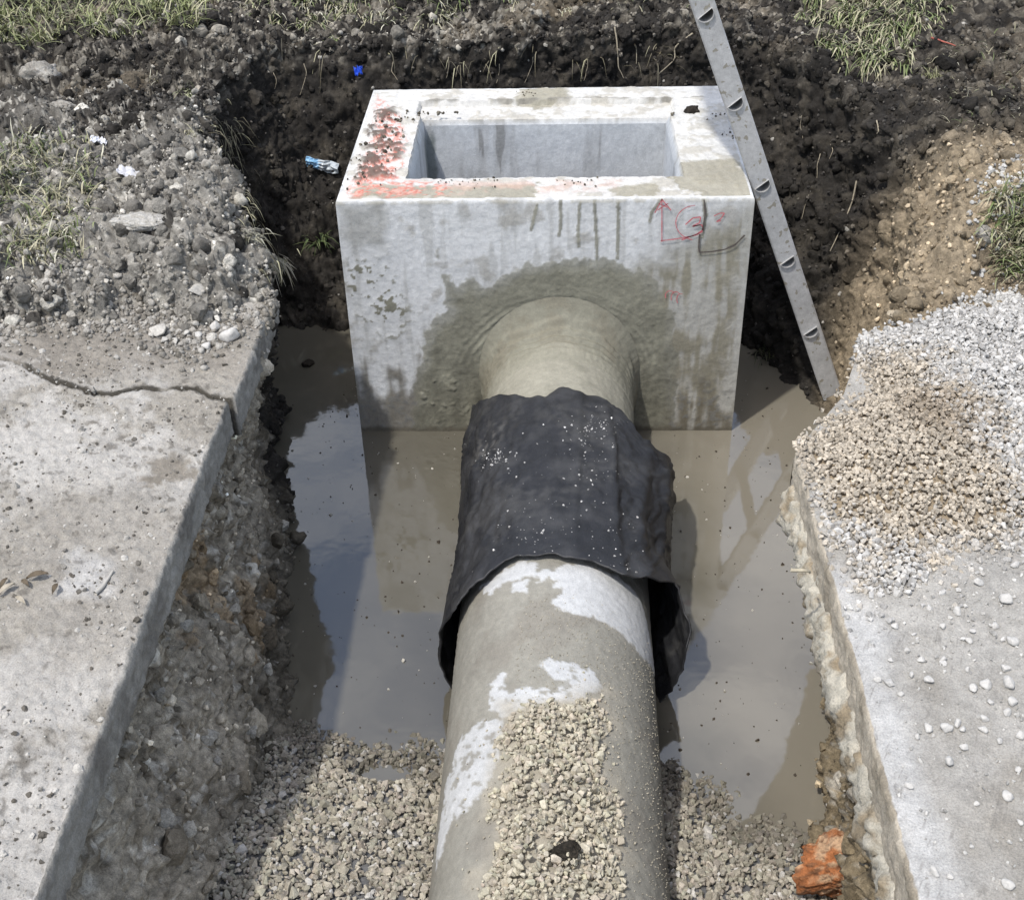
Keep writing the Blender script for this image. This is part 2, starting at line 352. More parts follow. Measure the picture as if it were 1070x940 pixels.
# ------------------------------------------------------------------ pavements
def pavement(name, side, xedge, yfun0, yfun1, label, nyv, zoff=0, far=6.0, thick=.10):
    """slab cut along the trench; side -1 left, +1 right. rows run from yfun0(x) to yfun1(x)"""
    xs = np.concatenate([np.linspace(0, 1.7, 400 if side < 0 else 230), np.geomspace(1.75, far, 14)])     # distance from the edge
    prof = [(0.03, -thick), (.004, -thick+.004)] + [(0.0, -thick+.004+(thick-.012)*k/14) for k in range(1, 14)] + [(.0015, -.005), (.005, -.0012)]
    prof = np.array(prof + [(.009+xx, 0) for xx in xs]); npf = len(prof)
    tv = np.linspace(0, 1, nyv)
    if yfun0(0) < -4: tv = np.concatenate([np.linspace(0, .55, 12, endpoint=False), np.linspace(.55, 1, nyv)])
    D, T = np.meshgrid(prof[:, 0], tv); Zp = np.broadcast_to(prof[:, 1], D.shape)
    Xw = xedge+side*D; a, bb = yfun0(Xw), yfun1(Xw); Yw = a+(bb-a)*T
    Gs = np.stack([Xw, Yw, .70+zoff+Zp], -1)
    facep = (np.arange(npf) < 17)[None]*np.ones((len(tv), 1))
    e = .008*fbm(Gs*np.array([.3, 1, .3]), 3, 3, 31)+.0025*fbm(Gs, 45, 3, 32)
    Gs[..., 0] += e*np.exp(-D/.03)*side
    Gs[..., 2] += (1-facep)*(.0045*fbm(Gs, 7, 3, 33)+(.0042 if side < 0 else .0016)*billow(Gs, 38, 3, 34)+(.0030 if side < 0 else .0008)*fbm(Gs, 95, 3, 35))
    edgechip = np.exp(-D/.012)*np.clip(fbm(Gs, 28, 3, 36)-.15, 0, 1)*.02
    Gs[..., 2] -= edgechip*(1-facep)
    Nf = .004*billow(Gs, 30, 3, 37); Gs[..., 0] += -side*Nf*facep
    return Gs, D, facep, tv
grains = []
CR = np.array([(-9, -.60), (-1.60, -.60), (-1.34, -.67), (-1.24, -.74), (-1.14, -.80), (-1.07, -.835), (-.96, -.815), (-.83, -.815), (-.79, -.85), (-.75, -.865), (-.6, -.87)])
def crack(x): return np.interp(x, CR[:, 0], CR[:, 1]) + .012*fbm(np.stack([np.asarray(x, float), np.asarray(x, float)*0, np.asarray(x, float)*0], -1), 13, 3, 19)
def slab_left(Gs, facep):
    X, Y = Gs[..., 0], Gs[..., 1]; P = Gs
    a1 = fbm(P, 2.6, 4, 41); a2 = fbm(P, 9, 4, 42); a3 = fbm(P, 45, 3, 43)
    C = np.broadcast_to(np.array([.385, .368, .338]), Gs.shape).copy()
    C = lerp3(C, np.array([.27, .25, .215]), sstep(a1+.5*a2+.3*a3, -.15, .45))
    def pp(l): return [at(px, py, z=.7)[:2] for px, py in l]
    for poly, c2, w in ((pp([(0, 560), (60, 520), (150, 520), (200, 560), (180, 620), (120, 680), (40, 650), (0, 660)]), (.275, .255, .222), .10), (pp([(60, 350), (125, 355), (130, 395), (60, 395)]), (.20, .18, .15), .05),
                        (pp([(160, 480), (195, 475), (195, 495), (165, 500)]), (.17, .15, .12), .03), (pp([(0, 330), (280, 330), (250, 400), (150, 380), (40, 370)]), (.22, .20, .17), .08)):
        sdv = poly_sd(X, Y, poly)+.10*a1+.07*a2+.04*a3; C = lerp3(C, np.array(c2), sstep(-sdv, -w, w*.5)*.85)
    pale = poly_sd(X, Y, pp([(80, 580), (115, 590), (110, 620), (70, 615)]))+.03*a2; C = lerp3(C, np.array([.45, .44, .42]), sstep(-pale, -.03, .02)*.8)
    C = lerp3(C, np.array([.11, .10, .085]), sstep(a3+.5*a2, .42, .6)*.6)
    C = lerp3(C, np.array([.05, .045, .036]), sstep(-(np.abs(Y-crack(X))+.006*a3), -.017, -.009)*sstep(a1+a2-X-1.0, -.35, .0)*.9)
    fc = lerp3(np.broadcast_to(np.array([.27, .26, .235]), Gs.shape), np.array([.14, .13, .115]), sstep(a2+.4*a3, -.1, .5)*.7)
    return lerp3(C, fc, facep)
slabs = []
for nm, xe, f0, f1, nyv, zo, lb in (('pavement', -.738, lambda x: np.asarray(x)*0-6, lambda x: crack(x)-.007-.006*sstep(-np.asarray(x), .75, .95), 420, 0, 'long pale dusty concrete pavement left of the trench below the crack'),
                            ('pavement', -.726, lambda x: crack(x)+.007, lambda x: np.asarray(x)*0-.33, 110, -.004, 'cracked-off end piece of the left pavement, half buried in soil')):
    Gs, D, fp, tv = pavement(nm, -1, xe, f0, f1, lb, nyv, zo)
    Cs = slab_left(Gs, fp); npf = Gs.shape[1]; nv = Gs.shape[0]
    e0 = Gs[:1].copy(); e0[..., 2] = .595+zo; e1 = Gs[-1:].copy(); e1[..., 2] = .595+zo      # end faces
    Ga = np.concatenate([e0, Gs, e1]); Ca = np.concatenate([Cs[:1]*.8, Cs, Cs[-1:]*.8])
    Fq = grid(npf, nv+2)[:, ::-1] if False else grid(npf, nv+2)
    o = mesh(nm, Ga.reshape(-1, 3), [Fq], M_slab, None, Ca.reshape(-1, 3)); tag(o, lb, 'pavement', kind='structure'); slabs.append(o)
    BVHS.append(BVHTree.FromPolygons([tuple(v) for v in Ga.reshape(-1, 3)], [tuple(int(i) for i in f) for f in Fq]))
bvh_left = BVHS[1:3]
Gs, D, fp, tv = pavement('pavement', 1, .553, lambda x: np.asarray(x)*0-6, yend_right, '', 470, 0, thick=.105)
X, Y = Gs[..., 0], Gs[..., 1]; a1 = fbm(Gs, 2.2, 4, 51); a2 = fbm(Gs, 10, 4, 52); a3 = fbm(Gs, 60, 3, 53)
Cs = lerp3(np.broadcast_to(np.array([.34, .325, .295]), Gs.shape), np.array([.255, .235, .20]), sstep(a1+.4*a2, -.1, .5)*.8)
Cs = lerp3(Cs, np.array([.46, .455, .44]), sstep(-poly_sd(X, Y, [at(px, py, z=.7)[:2] for px, py in ((865, 600), (905, 620), (960, 800), (1000, 940), (960, 940), (930, 850))])+.05*a2, -.05, .03)*.75)
Cs = lerp3(Cs, np.array([.16, .15, .135]), sstep(a3+.5*a2, .45, .65)*.5)
Cs = lerp3(Cs, lerp3(np.broadcast_to(np.array([.39, .345, .275]), Gs.shape), np.array([.27, .235, .18]), sstep(a2, -.1, .4)), fp)
e0 = Gs[:1].copy(); e0[..., 2] = .595; e1 = Gs[-1:].copy(); e1[..., 2] = .595
Ga = np.concatenate([e0, Gs, e1]); Ca = np.concatenate([Cs[:1], Cs, Cs[-1:]]); Fq = grid(Gs.shape[1], Gs.shape[0]+2)
right = mesh('pavement', Ga.reshape(-1, 3), [Fq], M_slab, None, Ca.reshape(-1, 3)); tag(right, 'grey concrete pavement right of the trench with gravel tipped on it', 'pavement', kind='structure')
bvh_right = BVHTree.FromPolygons([tuple(v) for v in Ga.reshape(-1, 3)], [tuple(int(i) for i in f) for f in Fq]); BVHS.append(bvh_right)
# rough concrete spill under the right edge
ys = np.linspace(-4.5, -1.10, 620); th = np.linspace(0, 2*math.pi, 40, endpoint=False); T, Yy = np.meshgrid(th, ys)
rad = .036
Gr = np.stack([.577+rad*1.25*np.cos(T), Yy, .578+rad*1.5*np.sin(T)], -1)
dn = gridnormals(Gr, True); dn *= np.sign((dn*(Gr-np.stack([np.full_like(T, .577), Yy, np.full_like(T, .578)], -1))).sum(-1, keepdims=True))
Gr = Gr + dn*(.016*fbm(Gr*np.array([1, 1, 1]), 11, 3, 61)+.012*billow(Gr, 30, 3, 62)+.003*perlin(Gr*120, 63))[..., None]
cc = fbm(Gr, 18, 3, 64); Cr = lerp3(np.broadcast_to(np.array([.43, .40, .33]), Gr.shape), np.array([.27, .22, .15]), sstep(cc, -.1, .4))
Cr = lerp3(Cr, np.array([.2, .15, .09]), sstep(-(Gr[..., 1]+1.15), 0, .5)*sstep(-Gr[..., 2], -.58, -.53)*.6)
sp_ = mesh('rough_underside', Gr.reshape(-1, 3), [grid(40, 620, True)], M_slab, right, Cr.reshape(-1, 3))

# ------------------------------------------------------------------ catch basin
HB, DB, PZ0 = .809, .913, .16
basin = empty('catch_basin', (0, 0, 0)); tag(basin, 'open-topped white-grey precast concrete box standing in the flooded pit', 'catch basin')
def rect_loop(x0, x1, y0, y1, n):
    """n = counts per side: front, right, back, left"""
    a = np.column_stack([np.linspace(x0, x1, n[0], endpoint=False), np.full(n[0], y0)])
    b = np.column_stack([np.full(n[1], x1), np.linspace(y0, y1, n[1], endpoint=False)])
    c = np.column_stack([np.linspace(x1, x0, n[2], endpoint=False), np.full(n[2], y1)])
    d = np.column_stack([np.full(n[3], x0), np.linspace(y1, y0, n[3], endpoint=False)])
    return np.concatenate([a, b, c, d])
cnt = (330, 110, 200, 130)
prof = [(0, z) for z in np.linspace(-.3, 0, 8, endpoint=False)]+[(0, z) for z in np.linspace(0, HB-.012, 210)]+[(.001, HB-.006), (.004, HB-.0015), (.009, HB)]
rows, lev = [], []
for ins, z in prof:
    rows.append(np.column_stack([rect_loop(-.6+ins, .6-ins, ins, DB-ins, cnt), np.full(sum(cnt), z)])); lev.append(0)
op = (-.413, .41, .15, .668)
for t in np.linspace(0, 1, 60)[1:]:
    q = rect_loop(-.591+(op[0]+.591)*t, .591+(op[1]-.591)*t, .009+(op[2]-.009)*t, DB-.009+(op[3]-DB+.009)*t, cnt)
    rows.append(np.column_stack([q, np.full(sum(cnt), HB)])); lev.append(1)
for t in np.linspace(0, 1, 70)[1:]:
    cb = .012*sstep(np.array(t), 0, .03); tp = .02*t
    rows.append(np.column_stack([rect_loop(op[0]+cb+tp, op[1]-cb-tp, op[2]+cb+tp, op[3]-cb-tp, cnt), np.full(sum(cnt), HB-.012*min(t*40, 1)-.75*t)])); lev.append(2)
for t in (.5, .98):
    q = rows[-1].copy() if t > .6 else rows[-1].copy(); cxy = np.array([0, .41]); q[:, :2] = cxy+(q[:, :2]-cxy)*(1-t); rows.append(q); lev.append(3)
B = np.array(rows); LV = np.array(lev)[:, None]*np.ones((1, B.shape[1]), int)
Bx, By, Bz = B[..., 0].copy(), B[..., 1].copy(), B[..., 2].copy()
front = (LV == 0) & (By < .004)
c1 = fbm(B, 3.5, 4, 71); c2 = fbm(B, 14, 4, 72); c3 = fbm(B, 50, 3, 73); cs = fbm(B*np.array([1, 1, .12]), 28, 3, 74); c5 = fbm(B, 120, 2, 75)
def fp_(l): return [at(px, py, y=0)[[0, 2]] for px, py in l]
white = np.array([.57, .575, .57]); olive = np.array([.208, .202, .157]); mud = np.array([.135, .12, .09])
CB = np.broadcast_to(white, B.shape).copy()
CB = lerp3(CB, np.array([.42, .42, .405]), sstep(cs+.5*c1, -.05, .4)*.75)
CB = lerp3(CB, np.array([.30, .285, .25]), sstep(c2+.5*c1-.25, 0, .4)*.6)
# the smear of wet mortar round the pipe mouth
sm = fp_([(456, 262), (462, 285), (478, 300), (490, 288), (505, 300), (545, 278), (590, 270), (640, 272), (672, 285), (700, 320), (708, 380), (700, 452), (500, 452), (430, 452), (432, 405), (445, 345), (468, 325)])
sdv = poly_sd(Bx, Bz, sm)+.018*c2+.01*c3+.012*cs
mort = (.75*sstep(-sdv, -.005, .005)+.25*sstep(-sdv+.012*cs, -.002, .05))*front
drip = np.full(Bx.shape, 1e9)
for l in ([(586, 210), (586, 235), (584, 246)], [(606, 212), (604, 240), (605, 258)], [(621, 208), (623, 240), (624, 275)], [(646, 212), (646, 240), (645, 270)], [(690, 209), (681, 222), (679, 231)], [(561, 215), (555, 240)], [(735, 208), (737, 230), (733, 248)], [(736, 209), (738, 225)]):
    drip = np.minimum(drip, line_d(Bx, Bz, fp_(l)))
mort = np.maximum(mort, sstep(-drip+.002*c5+.002*c3, -.0065, -.0035)*front*.85)
wash = poly_sd(Bx, Bz, fp_([(640, 290), (690, 270), (790, 215), (766, 452), (650, 452)]))+.05*c2+.05*cs
CB = lerp3(CB, np.array([.235, .22, .17]), sstep(-wash, -.06, .05)*front*(.62+.4*sstep(cs+.4*c2, -.35, .25)))
spl = poly_sd(Bx, Bz, fp_([(372, 275), (400, 280), (425, 330), (410, 350), (380, 330), (362, 300)]))
CB = lerp3(CB, olive*.95, sstep(c3+c2*.8-.25, 0, .12)*sstep(-spl, -.05, .01)*front)
CB = lerp3(CB, np.array([.27, .265, .24]), sstep(-poly_sd(Bx, Bz, fp_([(355, 212), (400, 212), (398, 255), (370, 262), (357, 240)]))+.03*c2, -.03, .03)*front*.7)
low = sstep(-(Bz-.16-.10*c2-.13*cs+.10*Bx), -.06, .10)*front
CB = lerp3(CB, mud, low*.85)
CB = lerp3(CB, np.array([.17, .17, .16]), sstep(-(Bz-.28), 0, .2)*front*sstep(c3+.6*c2, .15, .4)*.7)
CB = lerp3(CB, lerp3(np.broadcast_to(olive, B.shape), olive*.8, sstep(-(Bz-.35+.2*c2), 0, .3)), mort)
lipm = front*sstep(Bz, HB-.018, HB-.010)*sstep(c2+c3*.5, -.25, .2)
CB = lerp3(CB, np.array([.36, .34, .28]), lipm*.6)
# rim
top = LV == 1
CT_ = lerp3(np.broadcast_to(np.array([.53, .52, .49]), B.shape), np.array([.38, .355, .30]), sstep(c2+.5*c3, .05, .4)*.7)
def tp(l): return [at(px, py, z=HB)[:2] for px, py in l]
for poly in (tp([(545, 92), (592, 90), (594, 104), (560, 108), (540, 104)]), tp([(705, 170), (770, 165), (790, 205), (740, 207), (700, 190)]), tp([(640, 196), (690, 190), (690, 206), (640, 206)]), tp([(365, 208), (380, 192), (430, 196), (560, 192), (560, 208)])):
    CT_ = lerp3(CT_, np.array([.27, .25, .19]), sstep(-(poly_sd(Bx, By, poly)+.02*c2+.02*c3), -.008, .006)*.85)
red = sstep(-(poly_sd(Bx, By, tp([(395, 100), (420, 125), (424, 160), (416, 188), (470, 192), (470, 204), (362, 206), (372, 180), (392, 140)]))+.05*c2+.04*c3), -.012, .012)*sstep(c3+.5*c2, -.35, .1)
CT_ = lerp3(CT_, lerp3(np.broadcast_to(np.array([.50, .13, .09]), B.shape), np.array([.55, .34, .28]), sstep(c5+c3, -.1, .5)), red*.9)
CT_ = lerp3(CT_, np.array([.52, .33, .27]), sstep(-(poly_sd(Bx, By, tp([(440, 190), (650, 188), (640, 200), (450, 204)]))+.03*c2), -.02, .01)*.4*sstep(c2, -.2, .2))
blk = sstep(-(poly_sd(Bx, By, tp([(385, 118), (412, 112), (424, 150), (415, 185), (368, 190), (380, 150)]))+.03*c2), -.02, .01)*sstep(c2*1.0+c3*.7, .08, .25)
CT_ = lerp3(CT_, np.array([.10, .075, .06]), blk*.9)
seam = np.abs(By-.80+.01*c1)*((By > .7) & top); CT_ = lerp3(CT_, np.array([.20, .19, .165]), np.where((By > .7) & top, sstep(-seam, -.006, -.003)*sstep(c2, -.3, .1), 0)*.8)
CB = np.where(top[..., None], CT_, CB)
# inside
ins = LV >= 2
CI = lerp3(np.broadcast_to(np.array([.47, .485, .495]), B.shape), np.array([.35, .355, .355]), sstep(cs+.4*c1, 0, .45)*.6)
CI = lerp3(CI, np.array([.10, .12, .11]), sstep(-(np.abs(Bx+.385)-.012-.012*c2), -.012, .0)*sstep(-(Bz-.77), 0, .05)*(By > .6)*.7)  # left rim's shadow painted as a dark strip on the inner back wall
CI = lerp3(CI, np.array([.09, .085, .07]), sstep(cs-.55, 0, .12)*.5)
CI = lerp3(CI, mud, sstep(-(Bz-.25), 0, .15))
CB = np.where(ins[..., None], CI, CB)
rad_ = np.hypot(Bx-.044, Bz-PZ0); ring = np.sin(rad_*2*math.pi/.021+3.2*c1+1.5*c2)*sstep(rad_, .26, .30)*sstep(-rad_, -.37, -.31)*(Bz > .25)*np.clip(.55+1.3*c1+.7*c2, 0, 1)
CB = CB*(1+(mort*(.13*ring+.22*c2+.25*cs*sstep(-Bz, -.45, -.2)))[..., None])
CB = lerp3(CB, mud*.75, sstep(-(Bz-.018-.012*c2-.01*cs), -.004, .012)*(LV == 0)*.8)
wetb = np.clip(mort*.35+low*.7, 0, 1)
# relief
bn = gridnormals(B, True); bn *= np.sign(bn[100, 60, 1]*-1)
relief = .0012*c2+.0008*c3 + mort*(.0012+.0012*ring+.0005*c3+.0007*fbm(B, 26, 3, 77)) + np.where(top, .004*np.clip(c2, -.3, 1)+.002*c3+blk*.006, 0)
rb = sstep(-poly_sd(Bx, Bz, fp_([(445, 375), (485, 370), (500, 445), (440, 445)]))+.05*c2, -.02, .03)*front*sstep(c3+c2, .0, .3)
relief = relief + rb*mort*.0045*np.clip(billow(B, 34, 2, 79), -.3, 1)
edge_n = np.minimum(np.minimum(np.abs(Bx-.6), np.abs(Bx+.6)), 1)
relief = relief*np.where(LV == 0, np.clip(edge_n/.01, 0, 1), 1)
B2 = B+bn*relief[..., None]
ledge = sstep(.795-By+.006*c2, -.003, .003)*sstep(By, .655, .66)*(np.abs(Bx) < .425)*(LV >= 1)*sstep(Bz, HB-.06, HB-.01)
B2[..., 2] -= .020*ledge
body = mesh('body', B2.reshape(-1, 3), [grid(B.shape[1], B.shape[0], True)], M_conc, basin, CB.reshape(-1, 3), wet=wetb.reshape(-1))
body.data.set_sharp_from_angle(angle=R(40)) if hasattr(body.data, 'set_sharp_from_angle') else None

# red paint marks on the front face: thin painted strokes
M_red = surf('red_marker_paint', .6, var=((300, .5),), bump=(), color=(.50, .13, .15))
M_pencil = surf('dark_scribed_line', .8, var=((300, .4),), bump=(), color=(.10, .085, .075))
def strokes(name, lines, w, mat, parent):
    V, F = [], []
    for l in lines:
        p = np.array(fp_(l)); q = [p[0]]
        for a, b in zip(p[:-1], p[1:]):
            k = max(2, int(np.linalg.norm(b-a)/.003)); q += [a+(b-a)*j/k for j in range(1, k+1)]
        q = np.array(q)
        if len(q) > 8:
            qs = q.copy(); qs[1:-1] = (q[:-2]+2*q[1:-1]+q[2:])/4; q = qs
        t = np.gradient(q, axis=0); t /= np.linalg.norm(t, axis=1, keepdims=True)+1e-9; nn = np.column_stack([-t[:, 1], t[:, 0]])
        ww = w*(1+.5*perlin(np.column_stack([q*60, np.zeros(len(q))]), 5))[:, None]*.5
        for s_, yy in ((-1, -.0062), (1, -.0062)):
            pass
        b0 = len(V)
        for i in range(len(q)):
            for s_ in (-1, 1):
                e = q[i]+s_*ww[i]*nn[i]; V.append((e[0], -.0048, e[1]))
        for i in range(len(q)-1): F.append((b0+2*i, b0+2*i+1, b0+2*i+3, b0+2*i+2))
    return mesh(name, V, [np.array(F)], mat, parent, smooth=False)
def arc(cx, cy, rx, ry, a0, a1, n=16): return [(cx+rx*math.cos(R(a0+(a1-a0)*k/n)), cy+ry*math.sin(R(a0+(a1-a0)*k/n))) for k in range(n+1)]
o = strokes('painted_arrow', [[(691.5, 252), (691.5, 207)], [(684, 222), (692, 207)], [(701, 219), (691, 207)], [(687, 219), (698, 212)], [(688, 212), (697, 216)], [(690, 251), (706, 249), (722, 246)]], .0026, M_red, basin); o['label'] = 'thin red arrow pointing up'
o = strokes('painted_numeral', [[(716, 234), (724, 227), (732, 226), (731, 232), (723, 236), (733, 234), (735, 239), (728, 244), (720, 247), (712, 250)], [(718, 247), (727, 245), (734, 241)], [(724, 236), (732, 234)]], .0034, M_red, basin); o['label'] = 'red ringed 3'
strokes('painted_ring', [arc(727, 232, 21, 18, 100, 268, 22)], .0022, M_red, basin)
o = strokes('painted_numeral', [[(746, 225), (752, 222), (757, 222), (753, 228), (748, 231), (753, 230)]], .0030, M_red, basin); o['label'] = 'fainter second red 3'
strokes('painted_smudge', [arc(700, 308, 5, 5, 150, 330, 8), arc(706, 310, 5, 6, 150, 320, 8), arc(711, 312, 4, 6, 140, 300, 8)], .0022, M_red, basin)
strokes('scribed_line', [[(735.5, 208), (737, 222), (734, 240)], [(731, 244), (730, 258), (731, 263), (745, 262), (757, 260)], [(757, 260), (768, 255), (778, 245)]], .0050, M_pencil, basin)

# ------------------------------------------------------------------ pipe
PZ, PR = .16, .235
def pcx(y): return .045+.015*np.asarray(y)
ysv = np.concatenate([np.linspace(-4.4, -2.2, 60, endpoint=False), np.linspace(-2.2, 0.02, 440)]); thv = np.linspace(0, 2*math.pi, 260, endpoint=False)
T, Yy = np.meshgrid(thv, ysv)
def pipe_pt(T, Y, r): return np.stack([pcx(Y)+r*np.cos(T), Y, PZ+r*np.sin(T)], -1)
def pipe_hit(px, py, r=PR):
    d = ray(px, py); o = CAM; 
    # cylinder along y with centre drift
    ox, dx = o[0]-.045-.015*o[1], d[0]-.015*d[1]; oz, dz = o[2]-PZ, d[2]
    a = dx*dx+dz*dz; bb = ox*dx+oz*dz; cc_ = ox*ox+oz*oz-r*r; disc = max(bb*bb-a*cc_, 0); t = (-bb-math.sqrt(disc))/a
    p = o+d*t; return np.array([math.atan2(p[2]-PZ, p[0]-pcx(p[1])), p[1]])
def pl(l): return [pipe_hit(px, py)*np.array([PR, 1]) for px, py in l]
Gp = pipe_pt(T, Yy, PR); TT = np.where(T > math.pi*1.5, T-2*math.pi, T)*PR
p1 = fbm(Gp, 5, 4, 81); p2 = fbm(Gp, 16, 4, 82); p3 = fbm(Gp, 55, 3, 83); p4 = fbm(Gp, 140, 2, 84)
Cp = lerp3(np.broadcast_to(np.array([.25, .24, .205]), Gp.shape), np.array([.205, .19, .16]), sstep(p1+.4*p2, -.1, .4)*.7)
wm = np.zeros(T.shape)
for poly in (pl([(572, 600), (590, 586), (615, 592), (650, 606), (668, 625), (678, 660), (684, 705), (672, 690), (650, 662), (625, 648), (600, 642), (572, 630), (590, 620)]), pl([(503, 612), (520, 598), (545, 588), (562, 590), (560, 600), (535, 607), (515, 618), (505, 622)]), pl([(536, 610), (552, 606), (550, 618), (535, 617)]), pl([(564, 592), (575, 596), (570, 612), (562, 608)]),
             pl([(512, 712), (528, 702), (532, 720), (548, 716), (575, 722), (583, 712), (566, 692), (575, 686), (600, 694), (625, 702), (622, 722), (600, 735), (568, 735), (545, 740), (525, 752), (512, 735)]),
             pl([(458, 878), (466, 820), (480, 775), (500, 752), (528, 752), (522, 790), (505, 825), (486, 850), (470, 862), (456, 910)])):
    wm = np.maximum(wm, sstep(-(poly_sd(TT, Yy, poly)+.012*p2+.012*p3), -.003, .003))
wm *= 1-.8*sstep(p3+.6*p2, .25, .4)*(Yy < -1.35)
Cp = lerp3(Cp, np.array([.45, .455, .45]), wm)
dust = sstep(-(poly_sd(TT, Yy, pl([(535, 742), (600, 730), (628, 728), (640, 760), (618, 790), (645, 830), (652, 880), (640, 945), (600, 1040), (520, 1040), (508, 940), (515, 890), (512, 850), (525, 800), (522, 770)]))+.04*p2+.03*p1), -.05, .03)
Cp = lerp3(Cp, np.array([.33, .30, .24]), dust*.85)
mo = sstep(Yy+.02*p2, -.75, -.7)
Cp = lerp3(Cp, lerp3(np.broadcast_to(np.array([.278, .266, .215]), Gp.shape), np.array([.222, .214, .17]), sstep(p1+.5*p2, 0, .5)), mo)
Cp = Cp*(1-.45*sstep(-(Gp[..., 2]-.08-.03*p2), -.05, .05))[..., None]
rl = .0012*p3+.0011*p4*(1-mo)+mo*(.003+.0025*p2)+wm*.0018
Gp = pipe_pt(T, Yy, PR+rl-.014*sstep(Yy, -.9, -.3))
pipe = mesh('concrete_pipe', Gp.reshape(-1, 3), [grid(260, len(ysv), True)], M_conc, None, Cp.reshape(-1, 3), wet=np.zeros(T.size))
tag(pipe, 'thick grey concrete pipe running out of the box along the trench', 'pipe')
b_pipe = BVHTree.FromPolygons([tuple(v) for v in Gp.reshape(-1, 3)], [tuple(int(i) for i in f) for f in grid(260, len(ysv), True)])

# mortar fillet where the pipe meets the box
dd = np.concatenate([np.linspace(0, .19, 90)]); thc = np.linspace(R(-50), R(230), 240); T, Dd = np.meshgrid(thc, dd)
flare = .022+.085*np.clip(np.sin(T), 0, 1)**1.5 ; u = Dd/.19
r = PR-.009+flare*(.75*np.clip(1-u, 0, 1)**7+.25*np.clip(1-u, 0, 1)**2)
v0 = np.stack([np.cos(T), Dd, np.sin(T)], -1)
r = r+.0028*np.sin(Dd*260+2.2*fbm(v0*2, 1.2, 3, 91)*2)*sstep(u, .02, .15)*sstep(-u, -.75, -.4)+.003*fbm(v0, 6, 3, 92)*(1-u)+.0015*fbm(v0, 30, 2, 93)
r = np.where(u > .97, PR-.018, r); Yc = -Dd-.0035+.0
Gc = np.stack([.044+r*np.cos(T), Yc, PZ+r*np.sin(T)], -1)
q1 = fbm(Gc, 9, 4, 94); q2 = fbm(Gc, 40, 3, 95)
Cc = lerp3(np.broadcast_to(np.array([.212, .205, .16]), Gc.shape), np.array([.185, .172, .13]), sstep(q1+.3*q2, -.1, .4)*.8)
Cc = lerp3(Cc, np.array([.27, .26, .208]), sstep(u+.15*q1, .45, .8)*.9)
collar = mesh('mortar_collar', Gc.reshape(-1, 3), [grid(240, len(dd))], M_conc, None, Cc.reshape(-1, 3), wet=np.full(T.size, .3))
tag(collar, 'trowelled olive-grey mortar collar sealing the pipe to the box face', 'mortar')

# ------------------------------------------------------------------ black sheet wrapped over the pipe joint
NTH, NY = 200, 170
u = np.linspace(0, 1, NTH); v = np.linspace(0, 1, NY); U, Vv = np.meshgrid(u, v)
TH = R(-52)+(R(232)-R(-52))*U                                   # right side low -> over the top -> left side low
deg = np.degrees(TH)
far_y = np.interp(deg, [-52, -10, 7, 18, 32, 40, 46, 53, 67, 80, 85, 90, 97, 111, 125, 145, 166, 190, 232], [-.42, -.41, -.43, -.50, -.55, -.54, -.50, -.455, -.405, -.40, -.392, -.384, -.42, -.403, -.347, -.286, -.19, -.18, -.2])
near_y = np.interp(deg, [-52, -20, 2, 14, 25, 36, 46, 56, 70, 80, 90, 100, 110, 118, 127, 138, 151, 172, 200, 232], [-1.16, -1.17, -1.15, -1.08, -1.06, -1.105, -1.13, -1.145, -1.105, -1.10, -1.095, -1.09, -1.077, -1.094, -1.121, -1.13, -1.15, -1.145, -1.15, -1.15])
wob = np.column_stack([u*6, u*0, u*0]); far_y = far_y+.014*fbm(wob, 2.2, 3, 101)[None]; near_y = near_y+.012*fbm(wob+5, 2.0, 3, 102)[None]
Yw = far_y+(near_y-far_y)*Vv
off = np.interp(deg, [-52, -20, 0, 25, 45, 70, 100, 130, 160, 185, 232], [.050, .056, .066, .064, .044, .018, .012, .013, .020, .032, .045])
off = off*(1+.25*np.sin(Vv*5.5+1)) + .012*sstep(Vv, .75, 1)*np.abs(np.cos(TH))
fold = np.stack([TH*PR*1.0, Yw*.55, Yw*0], -1)
off = off + .011*fbm(fold, 9, 3, 103)*sstep(np.abs(deg-95), 10, 90)+.007*fbm(fold, 14, 3, 104)+.004*np.abs(fbm(fold*np.array([1.6, 1, 1]), 17, 2, 106))
for dcen, wd, h_, dr in ((58, 2.8, .013, -6), (40, 4.0, .012, 7), (78, 2.0, .006, 3), (22, 4, .014, -5), (150, 4, .007, 6)):
    off = off+h_*np.exp(-((deg-dcen-dr*(Vv-.5))/wd)**2)*(.4+.6*np.sin(Vv*math.pi*(.9)+.3)**2)
ridge = np.clip(1-np.abs(fbm(np.stack([TH*PR*2.2+.6*Yw, Yw*.8, Yw*0], -1), 7, 3, 111))*3.2, 0, 1)**3
off = off+.0065*ridge*(.35+.65*sstep(np.abs(deg-100), 15, 70))
off = np.maximum(off, .007)
rr = PR+off
Xs = pcx(Yw)+rr*np.cos(TH); Zs = PZ+rr*np.sin(TH)
side = sstep(-deg, -6, 40); Xs = np.where(deg < 6, np.maximum(Xs, pcx(Yw)+PR+.050-.012*Vv-.03*side), Xs)
Gw = np.stack([Xs, Yw, Zs], -1)
wn_ = fbm(Gw, 8, 4, 105)
Cw = lerp3(np.broadcast_to(np.array([.0165, .017, .019]), Gw.shape), np.array([.040, .040, .041]), sstep(wn_, -.1, .5)*.7)
wd = fbm(Gw, 5, 4, 107)+.5*fbm(Gw, 40, 3, 108); Cw = lerp3(Cw, np.array([.055, .054, .052]), sstep(wd, .12, .6)*.5)
